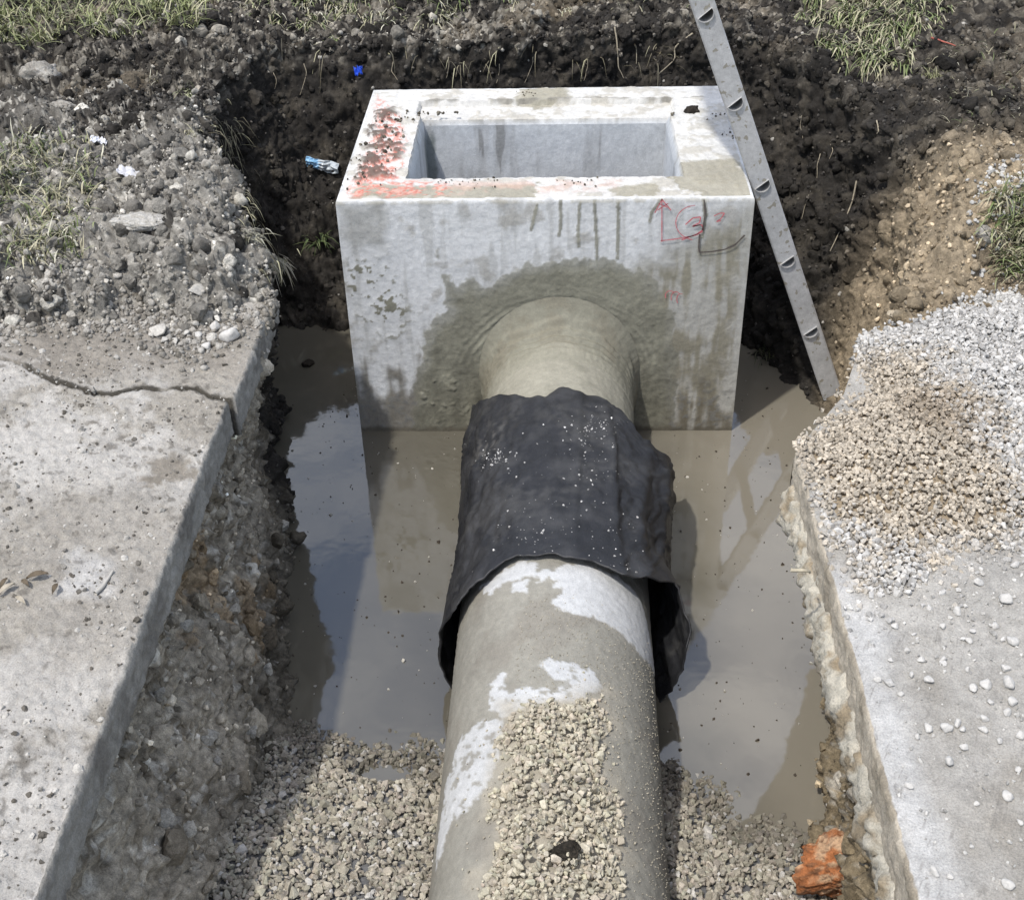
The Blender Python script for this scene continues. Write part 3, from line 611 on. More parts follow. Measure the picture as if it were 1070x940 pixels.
sm_ = np.exp(-(np.hypot((deg-140)/16, (Yw+.52)/.09))**2)*sstep(fbm(Gw*np.array([1, .4, 1]), 60, 3, 109), -.1, .3); Cw = lerp3(Cw, np.array([.22, .21, .19]), sm_*.28)
M_wrap = surf('black_rubber_sheet', .48, var=((25, .3),), bump=((35, .0025), (260, .0009)), spec=.42)
wrap = mesh('pipe_wrap', Gw.reshape(-1, 3), [grid(NTH, NY)], M_wrap, None, Cw.reshape(-1, 3))
md = wrap.modifiers.new('thickness', 'SOLIDIFY'); md.thickness = .004; md.offset = 1
tag(wrap, 'wrinkled black sheet draped over the pipe joint, spattered with white flecks', 'pipe wrap')
b_wrap = BVHTree.FromPolygons([tuple(v_) for v_ in Gw.reshape(-1, 3)], [tuple(int(i) for i in f) for f in grid(NTH, NY)])
# mortar flecks stuck to the sheet
Pf, Sf = [], []
spots = [(598, 520, 55, 60), (610, 480, 40, 50), (650, 580, 30, 40), (625, 450, 30, 20), (520, 480, 25, 18), (560, 560, 40, 30), (580, 540, 90, 80)]
for cx, cy0, wx_, wy_ in spots:
    for _ in range(random.choice((25, 45, 70))):
        px, py = random.gauss(cx, wx_*.5), random.gauss(cy0, wy_*.5)
        h = b_wrap.ray_cast(Vector(CAM), Vector(ray(px, py)))
        if h[0] is None: continue
        n_ = h[1] if h[1].dot(Vector(ray(px, py))) < 0 else -h[1]
        Pf.append(np.array(h[0]+n_*.0042)); Sf.append(random.choice([.0018, .0025, .003, .0045, .0085]))
fl = scatter('mortar_flecks', np.array(Pf), np.array(Sf), np.clip(rng.normal(.42, .10, (len(Pf), 1))*np.array([1, .98, .94]), .2, .8), STONES, M_stone, parent=wrap)
fl['kind'] = 'stuff'

# ------------------------------------------------------------------ ladder leaning on the box edge
ladder = empty('ladder', (.93, .12, 0)); tag(ladder, 'worn grey aluminium ladder leaning on the right edge of the box', 'ladder')
M_alu = surf('weathered_aluminium', .5, var=((7, .18), (60, .2), (300, .15)), bump=((150, .0006),), color=(.40, .40, .395), spec=.4, metal=.15, speck=(38, .60, (.25, .235, .195)))
M_alu2 = surf('rung_aluminium', .45, var=((60, .2),), bump=(), color=(.45, .45, .44), metal=.3)
du = np.array([-.374, 0, .927]); du /= np.linalg.norm(du); dw = np.array([du[2], 0, -du[0]])      # along the rail, across its face
h0 = np.array([.840, 0, .295])                                                                    # lowest visible rung
def rungpos(k): return h0+du*.2665*k
RW_, RT_ = .032, .024     # half face width, rail thickness
def rail(y0):
    lo, hi = -.27, 2.0
    bm = bmesh.new()
    def P(a, w, y): return h0+du*a+dw*w+np.array([0, y, 0])
    e = .004; sec = [(-RW_+e, 0), (RW_-e, 0), (RW_, e), (RW_, RT_-e), (RW_-e, RT_), (-RW_+e, RT_), (-RW_, RT_-e), (-RW_, e)]
    r0 = [bm.verts.new(P(lo, w, y0+t)) for w, t in sec]; r1 = [bm.verts.new(P(hi, w, y0+t)) for w, t in sec]
    for i in range(8): bm.faces.new((r0[i], r0[(i+1) % 8], r1[(i+1) % 8], r1[i]))
    bm.faces.new(r0[::-1]); bm.faces.new(r1); bmesh.ops.recalc_face_normals(bm, faces=bm.faces[:])
    me = bpy.data.meshes.new('rail'); bm.to_mesh(me); bm.free(); o = bpy.data.objects.new('rail', me); scene.collection.objects.link(o)
    return o
def dshape(r, n=14, flat=.15):
    """D profile, flat side up the rail; tilted so that the tread is level"""
    a = np.linspace(R(200), R(340), n); pts = [(r*math.cos(t), r*math.sin(t)*1.05) for t in a]
    pts = [(-r*.98, r*flat), *pts, (r*.98, r*flat)] if False else [(r*math.cos(t), r*math.sin(t)+r*.3) for t in np.linspace(R(178), R(362), n)]
    ca, sa = math.cos(R(18)), math.sin(R(18)); return [(x*ca-y*sa, x*sa+y*ca) for x, y in pts]
def prism(verts2, k, ya, yb, bm):
    c0 = rungpos(k); a = [bm.verts.new(c0+dw*x+du*y+np.array([0, ya, 0])) for x, y in verts2]; b = [bm.verts.new(c0+dw*x+du*y+np.array([0, yb, 0])) for x, y in verts2]
    n = len(a)
    for i in range(n): bm.faces.new((a[i], a[(i+1) % n], b[(i+1) % n], b[i]))
    bm.faces.new(a[::-1]); bm.faces.new(b)
YA, YB = .12, .50
rails = [rail(YA), rail(YB)]
bm = bmesh.new()
for k in range(0, 8): prism(dshape(.0240), k, YA-.05, YB+.08, bm)
bmesh.ops.recalc_face_normals(bm, faces=bm.faces[:]); mc = bpy.data.meshes.new('cut'); bm.to_mesh(mc); bm.free(); cut = bpy.data.objects.new('cut', mc); scene.collection.objects.link(cut)
for o in rails:
    mod = o.modifiers.new('b', 'BOOLEAN'); mod.object = cut; mod.operation = 'DIFFERENCE'; mod.solver = 'EXACT'
dg = bpy.context.evaluated_depsgraph_get(); new = [bpy.data.meshes.new_from_object(o.evaluated_get(dg)) for o in rails]
bpy.data.objects.remove(cut); lad_inv = Matrix.Translation(-ladder.location)
for o, me in zip(rails, new):
    o.modifiers.clear(); o.data = me; me.name = 'rail'; me.materials.clear(); me.materials.append(M_alu); o.parent = ladder; me.transform(lad_inv)
for k in range(0, 8):
    bm = bmesh.new(); A, Bq = dshape(.0243), dshape(.0222); n = len(A); c0 = rungpos(k)
    rings_ = []
    for prof_, y in ((A, YA-.007), (A, YB+RT_+.004), (Bq, YB+RT_+.004), (Bq, YA-.007)):
        rings_.append([bm.verts.new(c0+dw*x+du*y2+np.array([0, y, 0])) for x, y2 in prof_])
    # a raised lip round the near end
    for a, b in zip(rings_, rings_[1:]+rings_[:1]):
        for i in range(n): bm.faces.new((a[i], a[(i+1) % n], b[(i+1) % n], b[i]))
    bmesh.ops.recalc_face_normals(bm, faces=bm.faces[:]); me = bpy.data.meshes.new('rung'); bm.to_mesh(me); bm.free(); me.transform(lad_inv)
    me.materials.append(M_alu2); o = bpy.data.objects.new('rung', me); scene.collection.objects.link(o); o.parent = ladder

# ------------------------------------------------------------------ gravel
def gravel_z(x, y):
    yb = np.interp(x, [-.7, -.58, -.45, -.25, .25, .30, .42, .55, .70], [-1.18, -1.22, -1.25, -1.30, -1.30, -1.33, -1.44, -1.52, -1.60])
    P = np.stack([x, y, x*0], -1); q = yb-y+.05*fbm(P, 6, 3, 110)
    z = -.013+.14*sstep(q, -.05, .55)+.16*np.clip(q, -.06, .03)+.012*fbm(P, 8, 3, 111)
    z = z-.085*np.exp(-(((x+.365)/.055)**2+((y+1.405)/.03)**2))
    z = z+.10*sstep(q, .2, 1.2)*sstep(np.abs(x), .1, .3)
    return z
gx, gy = np.meshgrid(np.linspace(-.9, .9, 90), np.linspace(-3.9, -1.0, 150)); gz = gravel_z(gx, gy)
Pb = np.stack([gx, gy, gz-.006], -1).reshape(-1, 3)
xs_ = rng.uniform(-.72, .76, 26000); ys_ = np.where(rng.random(26000) < .85, rng.uniform(-2.05, -1.15, 26000), rng.uniform(-3.6, -2.05, 26000)); zz = gravel_z(xs_, ys_)
keep = (zz > -.012) & (np.abs(xs_-.03) > .15); xs_, ys_, zz = xs_[keep], ys_[keep], zz[keep]
S = np.clip(rng.lognormal(-4.30, .33, len(xs_)), .006, .032)
wetg = sstep(-zz, -.05, .0)
Cg = np.array([.345, .315, .255])*rng.uniform(.65, 1.2, (len(xs_), 1))*(1+.015*rng.normal(size=(len(xs_), 3)))*(1-.45*wetg[:, None])
Cg = np.where(rng.random((len(xs_), 1)) < .06, np.array([.46, .44, .40])*(1-.3*wetg[:, None]), Cg)
o = scatter('trench_gravel', np.column_stack([xs_, ys_, zz+rng.uniform(-.004, .006, len(xs_))]), S, Cg, STONES, M_stone, extra=(Pb, grid(90, 150), np.full((len(Pb), 3), .12)))
tag(o, 'beige crushed gravel bedding filling the near end of the trench', 'gravel', kind='stuff')

# gravel lying on the pipe
poly = pl([(535, 742), (600, 730), (628, 728), (640, 760), (618, 790), (645, 830), (652, 880), (640, 945), (600, 1040), (520, 1040), (508, 940), (515, 890), (512, 850), (525, 800), (522, 770)])
tt = rng.uniform(.2*PR, 2.9*PR, 15000); yy = rng.uniform(-2.4, -1.3, 15000); Pn = np.column_stack([tt, yy, tt*0])
sdv = poly_sd(tt, yy, poly)+.022*fbm(Pn, 9, 3, 120)+.012*fbm(Pn, 30, 2, 121)
hgt = .020*sstep(-sdv, 0, .08)
keep = rng.random(15000) < np.where(sdv < 0, np.clip(.35-sdv*22, 0, 1), .10*np.exp(-sdv/.03))
tt, yy, hgt, sdv = tt[keep], yy[keep], hgt[keep], sdv[keep]; rr_ = PR+.003+hgt*rng.random(len(tt))
S = np.where(sdv < .0, np.clip(rng.lognormal(-4.5, .38, len(tt)), .004, .027), rng.uniform(.003, .008, len(tt)))
Cg = np.array([.44, .40, .31])*rng.uniform(.7, 1.15, (len(tt), 1))*(1+.015*rng.normal(size=(len(tt), 3)))
Pp = np.stack([pcx(yy)+rr_*np.cos(tt/PR), yy, PZ+rr_*np.sin(tt/PR)], -1)
o = scatter('pipe_gravel', Pp, S, Cg, STONES, M_stone); tag(o, 'beige gravel spilled along the top of the concrete pipe', 'gravel', kind='stuff')
# crumbs of the wash on the pipe's right flank
k = 2600; tq = rng.uniform(.25, 1.9, k); yq = rng.uniform(-2.0, -1.2, k); Pp = np.stack([pcx(yq)+(PR+.001)*np.cos(tq), yq, PZ+(PR+.001)*np.sin(tq)], -1)
o = scatter('sand', Pp, rng.uniform(.0015, .0042, k), np.array([.36, .33, .26])*rng.uniform(.6, 1.2, (k, 1)), STONES, M_stone); tag(o, 'loose sand grains dusting the near end of the pipe', 'sand', kind='stuff')

# heap on the right pavement
hp = [at(px, py, z=.7)[:2] for px, py in ((826, 474), (868, 432), (902, 405), (893, 348), (1000, 322), (1090, 312), (1110, 560), (1010, 575), (960, 625), (905, 625), (868, 560), (845, 510))]
hx, hy = rng.uniform(.5, 1.5, 60000), rng.uniform(-1.85, -.3, 60000); Ph = np.column_stack([hx, hy, hx*0])
s1 = poly_sd(hx, hy, hp)+.05*fbm(Ph, 6, 3, 130)
def heap_h(x, y, s): return .035*sstep(-s, -.02, .22)+.032*np.exp(-(((x-.80)/.17)**2+((y+1.05)/.25)**2))*sstep(-s, 0, .1)
hh = heap_h(hx, hy, s1)
keep = ((rng.random(60000) < np.where(s1 < 0, np.clip(.28-s1*14, 0, .62), .10*np.exp(-s1/.05))) & (hx > .556) & (hy < yend_right(hx)+.03))
hx, hy, hh, s1 = hx[keep], hy[keep], hh[keep], s1[keep]
wq = fbm(np.column_stack([hx, hy, hx*0]), 6, 3, 131)
whit = sstep(np.hypot((hx-.76)/.25, (hy+1.07)/.42)+.35*wq+rng.normal(0, .14, len(hx)), .75, 1.2)
Cg = mixc(np.array([.46, .405, .325]), np.array([.49, .475, .445]), whit)*rng.uniform(.55, 1.15, (len(hx), 1))
drk = sstep(-(np.hypot((hx-.90)/.16, (hy+1.0)/.17)), -1, -.4); Cg = Cg*(1-.30*drk[:, None]*np.array([.9, 1, 1.1])*(1-whit[:, None]))
S = rng.uniform(.007, .016, len(hx))*(1+.5*whit*(rng.random(len(hx)) < .35))
gx, gy = np.meshgrid(np.linspace(.56, 1.5, 80), np.linspace(-1.8, -.35, 110)); s2 = poly_sd(gx, gy, hp)+.05*fbm(np.stack([gx, gy, gx*0], -1), 6, 3, 130)
gz = .690+heap_h(gx, gy, s2)*1.0; okh = ((s2 < .02) & (gy < yend_right(gx)-.01)).ravel()
wb = sstep(np.hypot((gx-.78)/.26, (gy+1.10)/.37), .85, 1.15)
o = scatter('gravel_heap', np.column_stack([hx, hy, .700+hh+rng.uniform(-.004, .004, len(hx))]), S, Cg, STONES, M_stone, extra=(np.stack([gx, gy, gz], -1).reshape(-1, 3), trim(grid(80, 110), okh), mixc(np.array([.27, .22, .155]), np.array([.40, .39, .36]), wb).reshape(-1, 3)))
tag(o, 'tan and white gravel heap tipped on the right pavement', 'gravel', kind='stuff')
# fine white chips scattered over the right pavement
k = 9000; cxx, cyy = rng.uniform(.57, 1.5, k), rng.uniform(-2.4, -1.2, k); dn_ = np.exp(-np.clip(-1.45-cyy, 0, 9)/.22)*np.exp(-np.clip(.62-cxx, 0, 1)/.1)
keep = rng.random(k) < (.16+.8*dn_*sstep(cxx, .62, .85)); cxx, cyy = cxx[keep], cyy[keep]
S = rng.gamma(2.2, .0019, len(cxx))+.0015; S = np.clip(S, .002, .012)
o = scatter('stone_chips', np.column_stack([cxx, cyy, np.full(len(cxx), .701)]), S, np.array([.48, .465, .43])*rng.uniform(.5, 1.1, (len(cxx), 1)), STONES, M_stone); tag(o, 'fine white stone chips scattered over the right pavement', 'stone chips', kind='stuff')
# individual loose stones
M_white = surf('white_limestone', .85, var=((2, .12), (7, .15)), bump=(), color=(.45, .435, .405))
M_grey = surf('grey_limestone', .9, var=((2, .2), (8, .2)), bump=(), color=(.42, .40, .36))
def smooth_stone(V, F, name, mat, bev=True):
    me = bpy.data.meshes.new(name); me.from_pydata([tuple(v) for v in V], [], [tuple(int(i) for i in f) for f in F]); me.materials.append(mat)
    if not bev:
        for p in me.polygons: p.use_smooth = True
        return me
    bm = bmesh.new(); bm.from_mesh(me); bmesh.ops.bevel(bm, geom=bm.edges[:], offset=.05, segments=2, affect='EDGES', clamp_overlap=True); bm.to_mesh(me); bm.free()
    for p in me.polygons: p.use_smooth = False
    me.update(); return me
PEB = [smooth_stone(*lump(500+i), 'pebble', M_white, bev=False) for i in range(8)]
PEBG = [smooth_stone(*hull_stone(16, .7, .2), 'pebble', M_grey) for _ in range(5)]
def put(name, me, p, s, label, cat, group=None, nrm=None, sink=.28):
    o = bpy.data.objects.new(name, me); scene.collection.objects.link(o)
    o.scale = (s, s*random.uniform(.75, 1), s*random.uniform(.7, .95)); o.rotation_euler = (random.uniform(-.3, .3), random.uniform(-.3, .3), random.uniform(0, 6.28))
    o.location = (p[0], p[1], p[2]+s*sink); tag(o, label, cat, group); return o
pix = [(1049, 628, 16), (970, 762, 13), (988, 762, 14), (1000, 757, 10), (991, 797, 15), (949, 822, 11), (1053, 833, 14), (1052, 745, 12), (1027, 763, 11), (1006, 763, 10), (1016, 720, 13), (1052, 715, 19), (1030, 716, 14), (1057, 735, 12), (1035, 735, 9), (1053, 926, 15), (976, 912, 13),
       (992, 916, 9), (1006, 782, 11), (1057, 672, 13), (1050, 700, 12), (970, 712, 13), (952, 706, 9), (942, 726, 8), (1028, 752, 10), (935, 655, 9), (917, 711, 8), (962, 690, 9), (985, 690, 8), (1012, 670, 10), (1040, 655, 9), (1065, 770, 11), (1020, 840, 7), (1064, 805, 9), (958, 770, 8), (1000, 640, 11), (1022, 610, 12), (1060, 592, 11), (985, 655, 8), (948, 680, 7), (930, 690, 7), (1010, 700, 8), (1044, 775, 8), (1015, 885, 7), (968, 850, 6), (1066, 860, 9)]
for px, py, sz in pix:
    p, _ = hit(px, py, [bvh_right]); dep = (p-CAM)@FW
    put('loose_stone', random.choice(PEB), p, sz*.86*dep/FPX, 'loose white stone lying apart on the bare grey right-hand pavement', 'stone', 'loose white stones on the right pavement')

# ------------------------------------------------------------------ soil crumbs
vis_m = (K > .02) & (K < 4.2) & (~underslab) & (np.abs(X0) < 2.7) & (Y0 < 3.2) & (Y0 > -1.9)
wgt = vis_m*(1+1.5*((K > .95) & (K < 1.8)))*np.where(bl > .5, .9, 1)
el = np.linalg.norm(np.gradient(G, axis=1), axis=-1)*np.linalg.norm(np.gradient(G, axis=0), axis=-1); wgt = (wgt*el).ravel(); wgt /= wgt.sum()
idx = rng.choice(len(GV), 9000, p=wgt); NV = gridnormals(G).reshape(-1, 3)
S = np.clip(rng.gamma(1.6, .0075, len(idx)), .005, .05); P = GV[idx]+rng.normal(0, .006, (len(idx), 3))
Cq = GC[idx]*rng.uniform(.7, 1.7, (len(idx), 1))
big = rng.random(len(idx)) < .04; Cq = np.where(big[:, None], np.array([.36, .34, .30]), Cq)
o = scatter('soil_clods', P, S, Cq, CLODS, M_soil, smooth=True); tag(o, 'crumbly soil clods strewn over the pit edges', 'soil', kind='stuff')
idx = rng.choice(len(GV), 60000, p=wgt); S = np.clip(rng.gamma(1.5, .0042, len(idx)), .003, .022); P = GV[idx]+rng.normal(0, .006, (len(idx), 3))+NV[idx]*np.sign(NV[idx][:, 2:3]+1e-6)*.002
Cq = GC[idx]*(rng.uniform(.6, 1.5, (len(idx), 1))+(rng.random((len(idx), 1)) < .25)*1.3)+.008+(rng.random((len(idx), 1)) < .12)*np.array([.06, .055, .046])
# broken lumps bedded in the walls and mounds
wb_ = wgt*(1+.6*(bl.ravel() > .5)); wb_ /= wb_.sum(); ib = rng.choice(len(GV), 8500, p=wb_); Sb = np.clip(rng.gamma(2.0, .009, len(ib)), .008, .07)
inb = (bl.ravel()[ib] > .5); Cb = GC[ib]*rng.uniform(.6, 1.4, (len(ib), 1)); Cb = np.where((inb & (rng.random(len(ib)) < .10))[:, None], np.array([.40, .38, .33])*rng.uniform(.7, 1.1, (len(ib), 1)), Cb)
o = scatter('soil_lumps', GV[ib], Sb, Cb, LUMPS, M_soil, smooth=False); tag(o, 'broken angular lumps of soil and marl bedded in the pit walls', 'soil', kind='stuff')
o = scatter('soil_crumbs', P, S, Cq, CRUMBS, M_stone, smooth=False); tag(o, 'small soil crumbs covering the pit walls and dug edges', 'soil', kind='stuff')
# pale lumps of rubble and crumbs along the end of the left pavement
k = 2600; cxx = rng.uniform(-1.6, -.72, k); cyy = yend_left(cxx)+rng.normal(.03, .065, k); zs_ = np.array([drop(a, b_) or .7 for a, b_ in zip(cxx, cyy)])
S = np.clip(rng.gamma(1.5, .005, k), .003, .022); o = scatter('rubble', np.column_stack([cxx, cyy, zs_+.002]), S, mixc(np.array([.16, .145, .12]), np.array([.42, .40, .36]), rng.random(k)), CLODS, M_soil, smooth=True)
tag(o, 'pale crumbled rubble along the buried end of the left pavement', 'rubble', kind='stuff')
# grit over the left pavement
k = 22000; cxx = rng.uniform(-2.0, -.745, k); cyy = rng.uniform(-2.35, -.6, k); zs_ = np.array([drop(a, b_, 1, bvh_left) or .7 for a, b_ in zip(cxx, cyy)])
nz = fbm(np.column_stack([cxx, cyy, cxx*0]), 4, 3, 140); keep = rng.random(k) < .35+.9*nz; cxx, cyy, zs_ = cxx[keep], cyy[keep], zs_[keep]
S = np.clip(rng.gamma(1.3, .0032, len(cxx)), .0018, .018); cgr = mixc(np.array([.10, .09, .075]), np.array([.44, .42, .38]), sstep(rng.random(len(cxx)), .2, .8))
o = scatter('grit', np.column_stack([cxx, cyy, zs_+.0005]), S, cgr, CLODS[:5]+STONES[:5], M_stone); tag(o, 'crumbs of soil and grit strewn on the left pavement', 'grit', kind='stuff')

for px, py, sz in ((167, 350, 26), (208, 352, 12), (222, 356, 20), (240, 356, 22), (226, 343, 14), (236, 346, 12), (205, 340, 12), (183, 358, 12), (172, 358, 14), (207, 307, 24), (160, 352, 12), (247, 345, 11), (216, 364, 11), (195, 350, 11)):
    p, n_ = hit(px, py); dep = (p-CAM)@FW
    put('pale_stone', random.choice(PEB+PEBG), p, sz*.85*dep/FPX, 'pale rounded stone in the cluster at the broken end of the left pavement', 'stone', 'pale stones at the left pavement end')
def rock(name, px, py, wpx, asp, mat, label, seed, flat=.6, sub=4, sink=.1, loc=None, col=None):
    V, F = ico(sub); nn = V/np.linalg.norm(V, axis=1, keepdims=True)
    V = faceted(V, seed, 22, .7)*1.1; V = V*(1+.26*fbm(nn+seed, 1.5, 3, seed)+.10*billow(nn+seed, 4, 3, seed+1)+.05*fbm(nn, 9, 3, seed+2))[:, None]*np.array([1, asp, flat])
    p, n_ = (hit(px, py) if loc is None else (np.array(loc), None)); dep = (p-CAM)@FW; s = wpx*dep/FPX
    cc = None
    if col is not None:
        f = fbm(nn+seed, 2.5, 4, seed+5); cc = mixc(np.array(col[0]), np.array(col[1]), sstep(f, -.15, .3)); cc = mixc(cc, np.array(col[2]), sstep(fbm(nn+seed, 6, 3, seed+6), .15, .4)*.8)
    o = mesh(name, V*s, [F], mat, None, cc); o.location = (p[0], p[1], p[2]+s*sink); o.rotation_euler = (0, 0, random.uniform(-.3, .3)); tag(o, label, 'rock'); return o
M_rock = surf('rock', .92, var=((30, .25), (200, .3)), bump=((60, .01), (300, .003)))
GR = ((.34, .32, .28), (.24, .22, .19), (.45, .43, .39))
rock('rock', 45, 82, 40, .8, M_rock, 'grey rock on the dark soil at the upper left below the grass', 201, .6, col=GR)
rock('rock', 66, 114, 26, .6, M_rock, 'small flat grey rock lying in soil at far left', 202, .5, col=GR)
rock('concrete_chunk', 148, 238, 58, .55, M_rock, 'flat pale broken slab of concrete on the soil mound at left', 203, .28, col=((.42, .40, .36), (.33, .31, .27), (.50, .49, .46)))
rock('rock', 1028, 247, 22, .9, M_rock, 'pale grey rock at the edge of the tan soil mound at right', 204, .9, col=GR)
rock('rusty_stone', 0, 0, 88, .62, M_rock, 'rust-orange stone under the right pavement edge beside the gravel', 215, .8, sub=5, loc=(.607, -1.725, .11), col=((.36, .135, .05), (.46, .30, .18), (.17, .085, .045)))
rock('dirt_clod', 322, 381, 14, .8, M_soil, 'small dark clod sticking out of the water left of the box', 206, .5, col=((.03, .025, .02),)*3, loc=at(322, 381, z=0))
rock('dirt_clod', 720, 0, 14, .9, M_soil, 'black clod of dirt on the right rim of the box', 207, .7, col=((.03, .025, .02),)*3, loc=at(722, 117, z=HB))
p = pipe_hit(592, 889, PR+.02); rock('dirt_clod', 0, 0, 30, .8, M_soil, 'dark burnt-looking clod among the gravel on the pipe', 208, .45, col=((.02, .018, .014), (.035, .03, .022), (.05, .04, .03)), loc=(pcx(p[1])+(PR+.016)*math.cos(p[0]), p[1], PZ+(PR+.016)*math.sin(p[0])))
# dirt crumbs along the rim ledges of the box
Pd, Sd = [], []
for (xa, ya), (xb, yb), n_, spd, mx_ in (((440, 121), (478, 118), 60, 2.5, .014), ((520, 122), (700, 119), 150, 2, .010), ((372, 190), (420, 120), 120, 11, .014), ((545, 98), (592, 96), 20, 3, .007), ((735, 100), (775, 160), 30, 5, .008), ((420, 190), (700, 190), 50, 5, .006)):
    cl_ = [random.random() for _ in range(max(2, n_//12))]
    for _ in range(n_):
        t = min(max(random.choice(cl_)+random.gauss(0, .035), 0), 1); px, py = xa+(xb-xa)*t+random.gauss(0, spd), ya+(yb-ya)*t+random.gauss(0, spd*.6); q = at(px, py, z=HB+.003)
        if op[0]-.0 < q[0] < op[1] and op[2] < q[1] < op[3]: continue
        Pd.append(q); Sd.append(mx_*random.random()**2+.002)
o = scatter('dirt_crumbs', np.array(Pd), np.array(Sd), np.array([.085, .075, .058])*rng.uniform(.6, 2.2, (len(Pd), 1)), CLODS, M_soil, smooth=True); tag(o, 'dark dirt crumbs lying on the rim of the concrete box', 'dirt', kind='stuff')
# specks floating on the water
k = 900; cxx = rng.uniform(-.75, .75, k); cyy = rng.uniform(-1.4, .3, k); keep = (np.abs(cxx-.03) > .26) & ~((cyy > -.02) & (np.abs(cxx) < .62)); cxx, cyy = cxx[keep], cyy[keep]
o = scatter('floating_specks', np.column_stack([cxx, cyy, np.full(len(cxx), .0005)]), rng.gamma(1.6, .0022, len(cxx))+.001, mixc(np.array([.05, .04, .03]), np.array([.4, .38, .33]), (rng.random(len(cxx)) < .3)*1.0), STONES, M_stone); tag(o, 'tiny specks of straw and dirt floating on the water', 'debris', kind='stuff')

# ------------------------------------------------------------------ grass and plants
def blades(pts, nrm, n, ln, w, cols, spread=.03, droop=.5, lean=None):
    """n blades around pts[i]; returns V,F,C"""
    V, F, Cc = [], [], []; b0 = 0
    for i in range(n):
        j = random.randrange(len(pts)); p = np.array(pts[j])+np.array([random.gauss(0, spread), random.gauss(0, spread), 0]); nn = np.array(nrm[j])*.6+np.array([0, 0, .7])
        a = random.uniform(0, 6.283); d = nn+np.array([math.cos(a), math.sin(a), 0])*random.uniform(.2, 1.1)
        if lean is not None: d = d+np.array(lean)*random.uniform(.4, 1.2)
        d /= np.linalg.norm(d); l = ln*random.uniform(.5, 1.25); sidev = np.cross(d, [0, 0, 1]); sidev = sidev/(np.linalg.norm(sidev)+1e-6); ww = w*random.uniform(.7, 1.3)
        c = np.array(random.choice(cols))*random.uniform(.7, 1.25); dr = droop*random.uniform(.4, 1.4); kink = np.array([random.gauss(0, .15), random.gauss(0, .15), 0])
        for t in (0, .35, .7, 1):
            q = p+l*(d*t+np.array([0, 0, -1])*dr*t*t+kink*t*t); hw = ww*(1-t)**.6*.5+.0002
            V.append(q-sidev*hw); V.append(q+sidev*hw); Cc += [c*(.75+.35*t)]*2
        for t in range(3): F.append((b0+2*t, b0+2*t+1, b0+2*t+3, b0+2*t+2))
        b0 += 8
    return V, F, Cc
GREEN = [(.13, .165, .06), (.17, .20, .085), (.21, .23, .11)]; DRY = [(.40, .37, .25), (.32, .30, .19), (.48, .46, .36)]; MIX = GREEN+DRY[:2]
def lawn(name, poly, npts, per, ln, w, cols, label, spread=.02, droop=.5, lean=None, kind='stuff', cat='grass', group=None):
    """poly in picture pixels is only used to find the patch of real ground; blades root on the ground mesh"""
    pp_ = np.array(poly, float); lo, hi = pp_.min(0), pp_.max(0); pts, nr = [], []; tries = 0
    while len(pts) < npts and tries < npts*30:
        tries += 1; px, py = random.uniform(lo[0], hi[0]), random.uniform(lo[1], hi[1])
        if poly_sd(np.array([px]), np.array([py]), pp_)[0] > 0: continue
        p, n_ = hit(px, py, [bvh_ground]); n_ = n_ if n_[2] > 0 else -n_; pts.append(p); nr.append(n_)
    V, F, Cc = blades(pts, nr, npts*per, ln, w, cols, spread, droop, lean)
    o = mesh(name, V, [np.array(F)], M_blade, None, np.array(Cc)); return tag(o, label, cat, group, kind)
lawn('grass', [(-40, -60), (260, -60), (235, 0), (215, 28), (120, 40), (80, 45), (0, 52), (-40, 52)], 420, 9, .10, .0062, [(.24, .27, .12), (.30, .31, .16), (.40, .38, .24), (.18, .20, .08)], 'pale green grass at the top left corner of the ground')
lawn('grass', [(-30, 170), (30, 135), (95, 150), (95, 200), (80, 270), (30, 280), (-30, 260)], 170, 6, .085, .0055, MIX+DRY, 'straggly half-dry grass on the soil at far left')
lawn('grass', [(250, -60), (520, -60), (500, 5), (460, 25), (380, 32), (300, 30), (250, 10)], 240, 7, .08, .0055, MIX+DRY, 'dry grass on the far edge of the pit behind the box', lean=(0, -.5, 0), droop=.8)
lawn('grass', [(520, -60), (720, -60), (720, 8), (640, 14), (560, 14), (520, 10)], 80, 5, .06, .005, DRY+GREEN[:1], 'sparse withered grass on the far bank behind the ladder')
lawn('grass', [(850, -60), (1000, -60), (985, 8), (945, 65), (900, 75), (845, 45), (835, 10)], 280, 9, .13, .0058, MIX+DRY[:1], 'long tousled green grass hanging over the far right pit edge', lean=(-.3, -.6, 0), droop=.9)
lawn('grass', [(1030, 205), (1090, 190), (1090, 300), (1050, 285), (1035, 260)], 110, 7, .09, .0055, MIX+DRY[:1], 'green grass at the right frame edge beside the tan soil mound', lean=(-.4, -.2, 0))
lawn('grass', [(960, 60), (1090, 20), (1090, 130), (1000, 140)], 70, 3, .05, .003, DRY+GREEN[:1], 'thin dry grass wisps on the dark soil at upper right')
def tuft(px, py, n, ln, w, cols, label, lean=None, droop=.8, spread=.018):
    p, n_ = hit(px, py); n_ = n_ if n_[2] > 0 else -n_
    V, F, Cc = blades([np.zeros(3)], [n_], n, ln, w, cols, spread, droop, lean); o = mesh('grass_tuft', V, [np.array(F)], M_blade, None, np.array(Cc)); o.location = p
    return tag(o, label, 'grass tuft')
tuft(285, 272, 90, .12, .0065, [(.42, .41, .34), (.35, .33, .26), (.28, .27, .18)], 'bleached dry tuft drooping over the pit edge above the left pavement end', lean=(.5, -.5, 0), droop=1.0)
tuft(262, 248, 36, .06, .004, [(.36, .35, .28), (.25, .24, .17)], 'small grey dry tuft on the mound crest left of the pit', lean=(.4, -.2, 0))
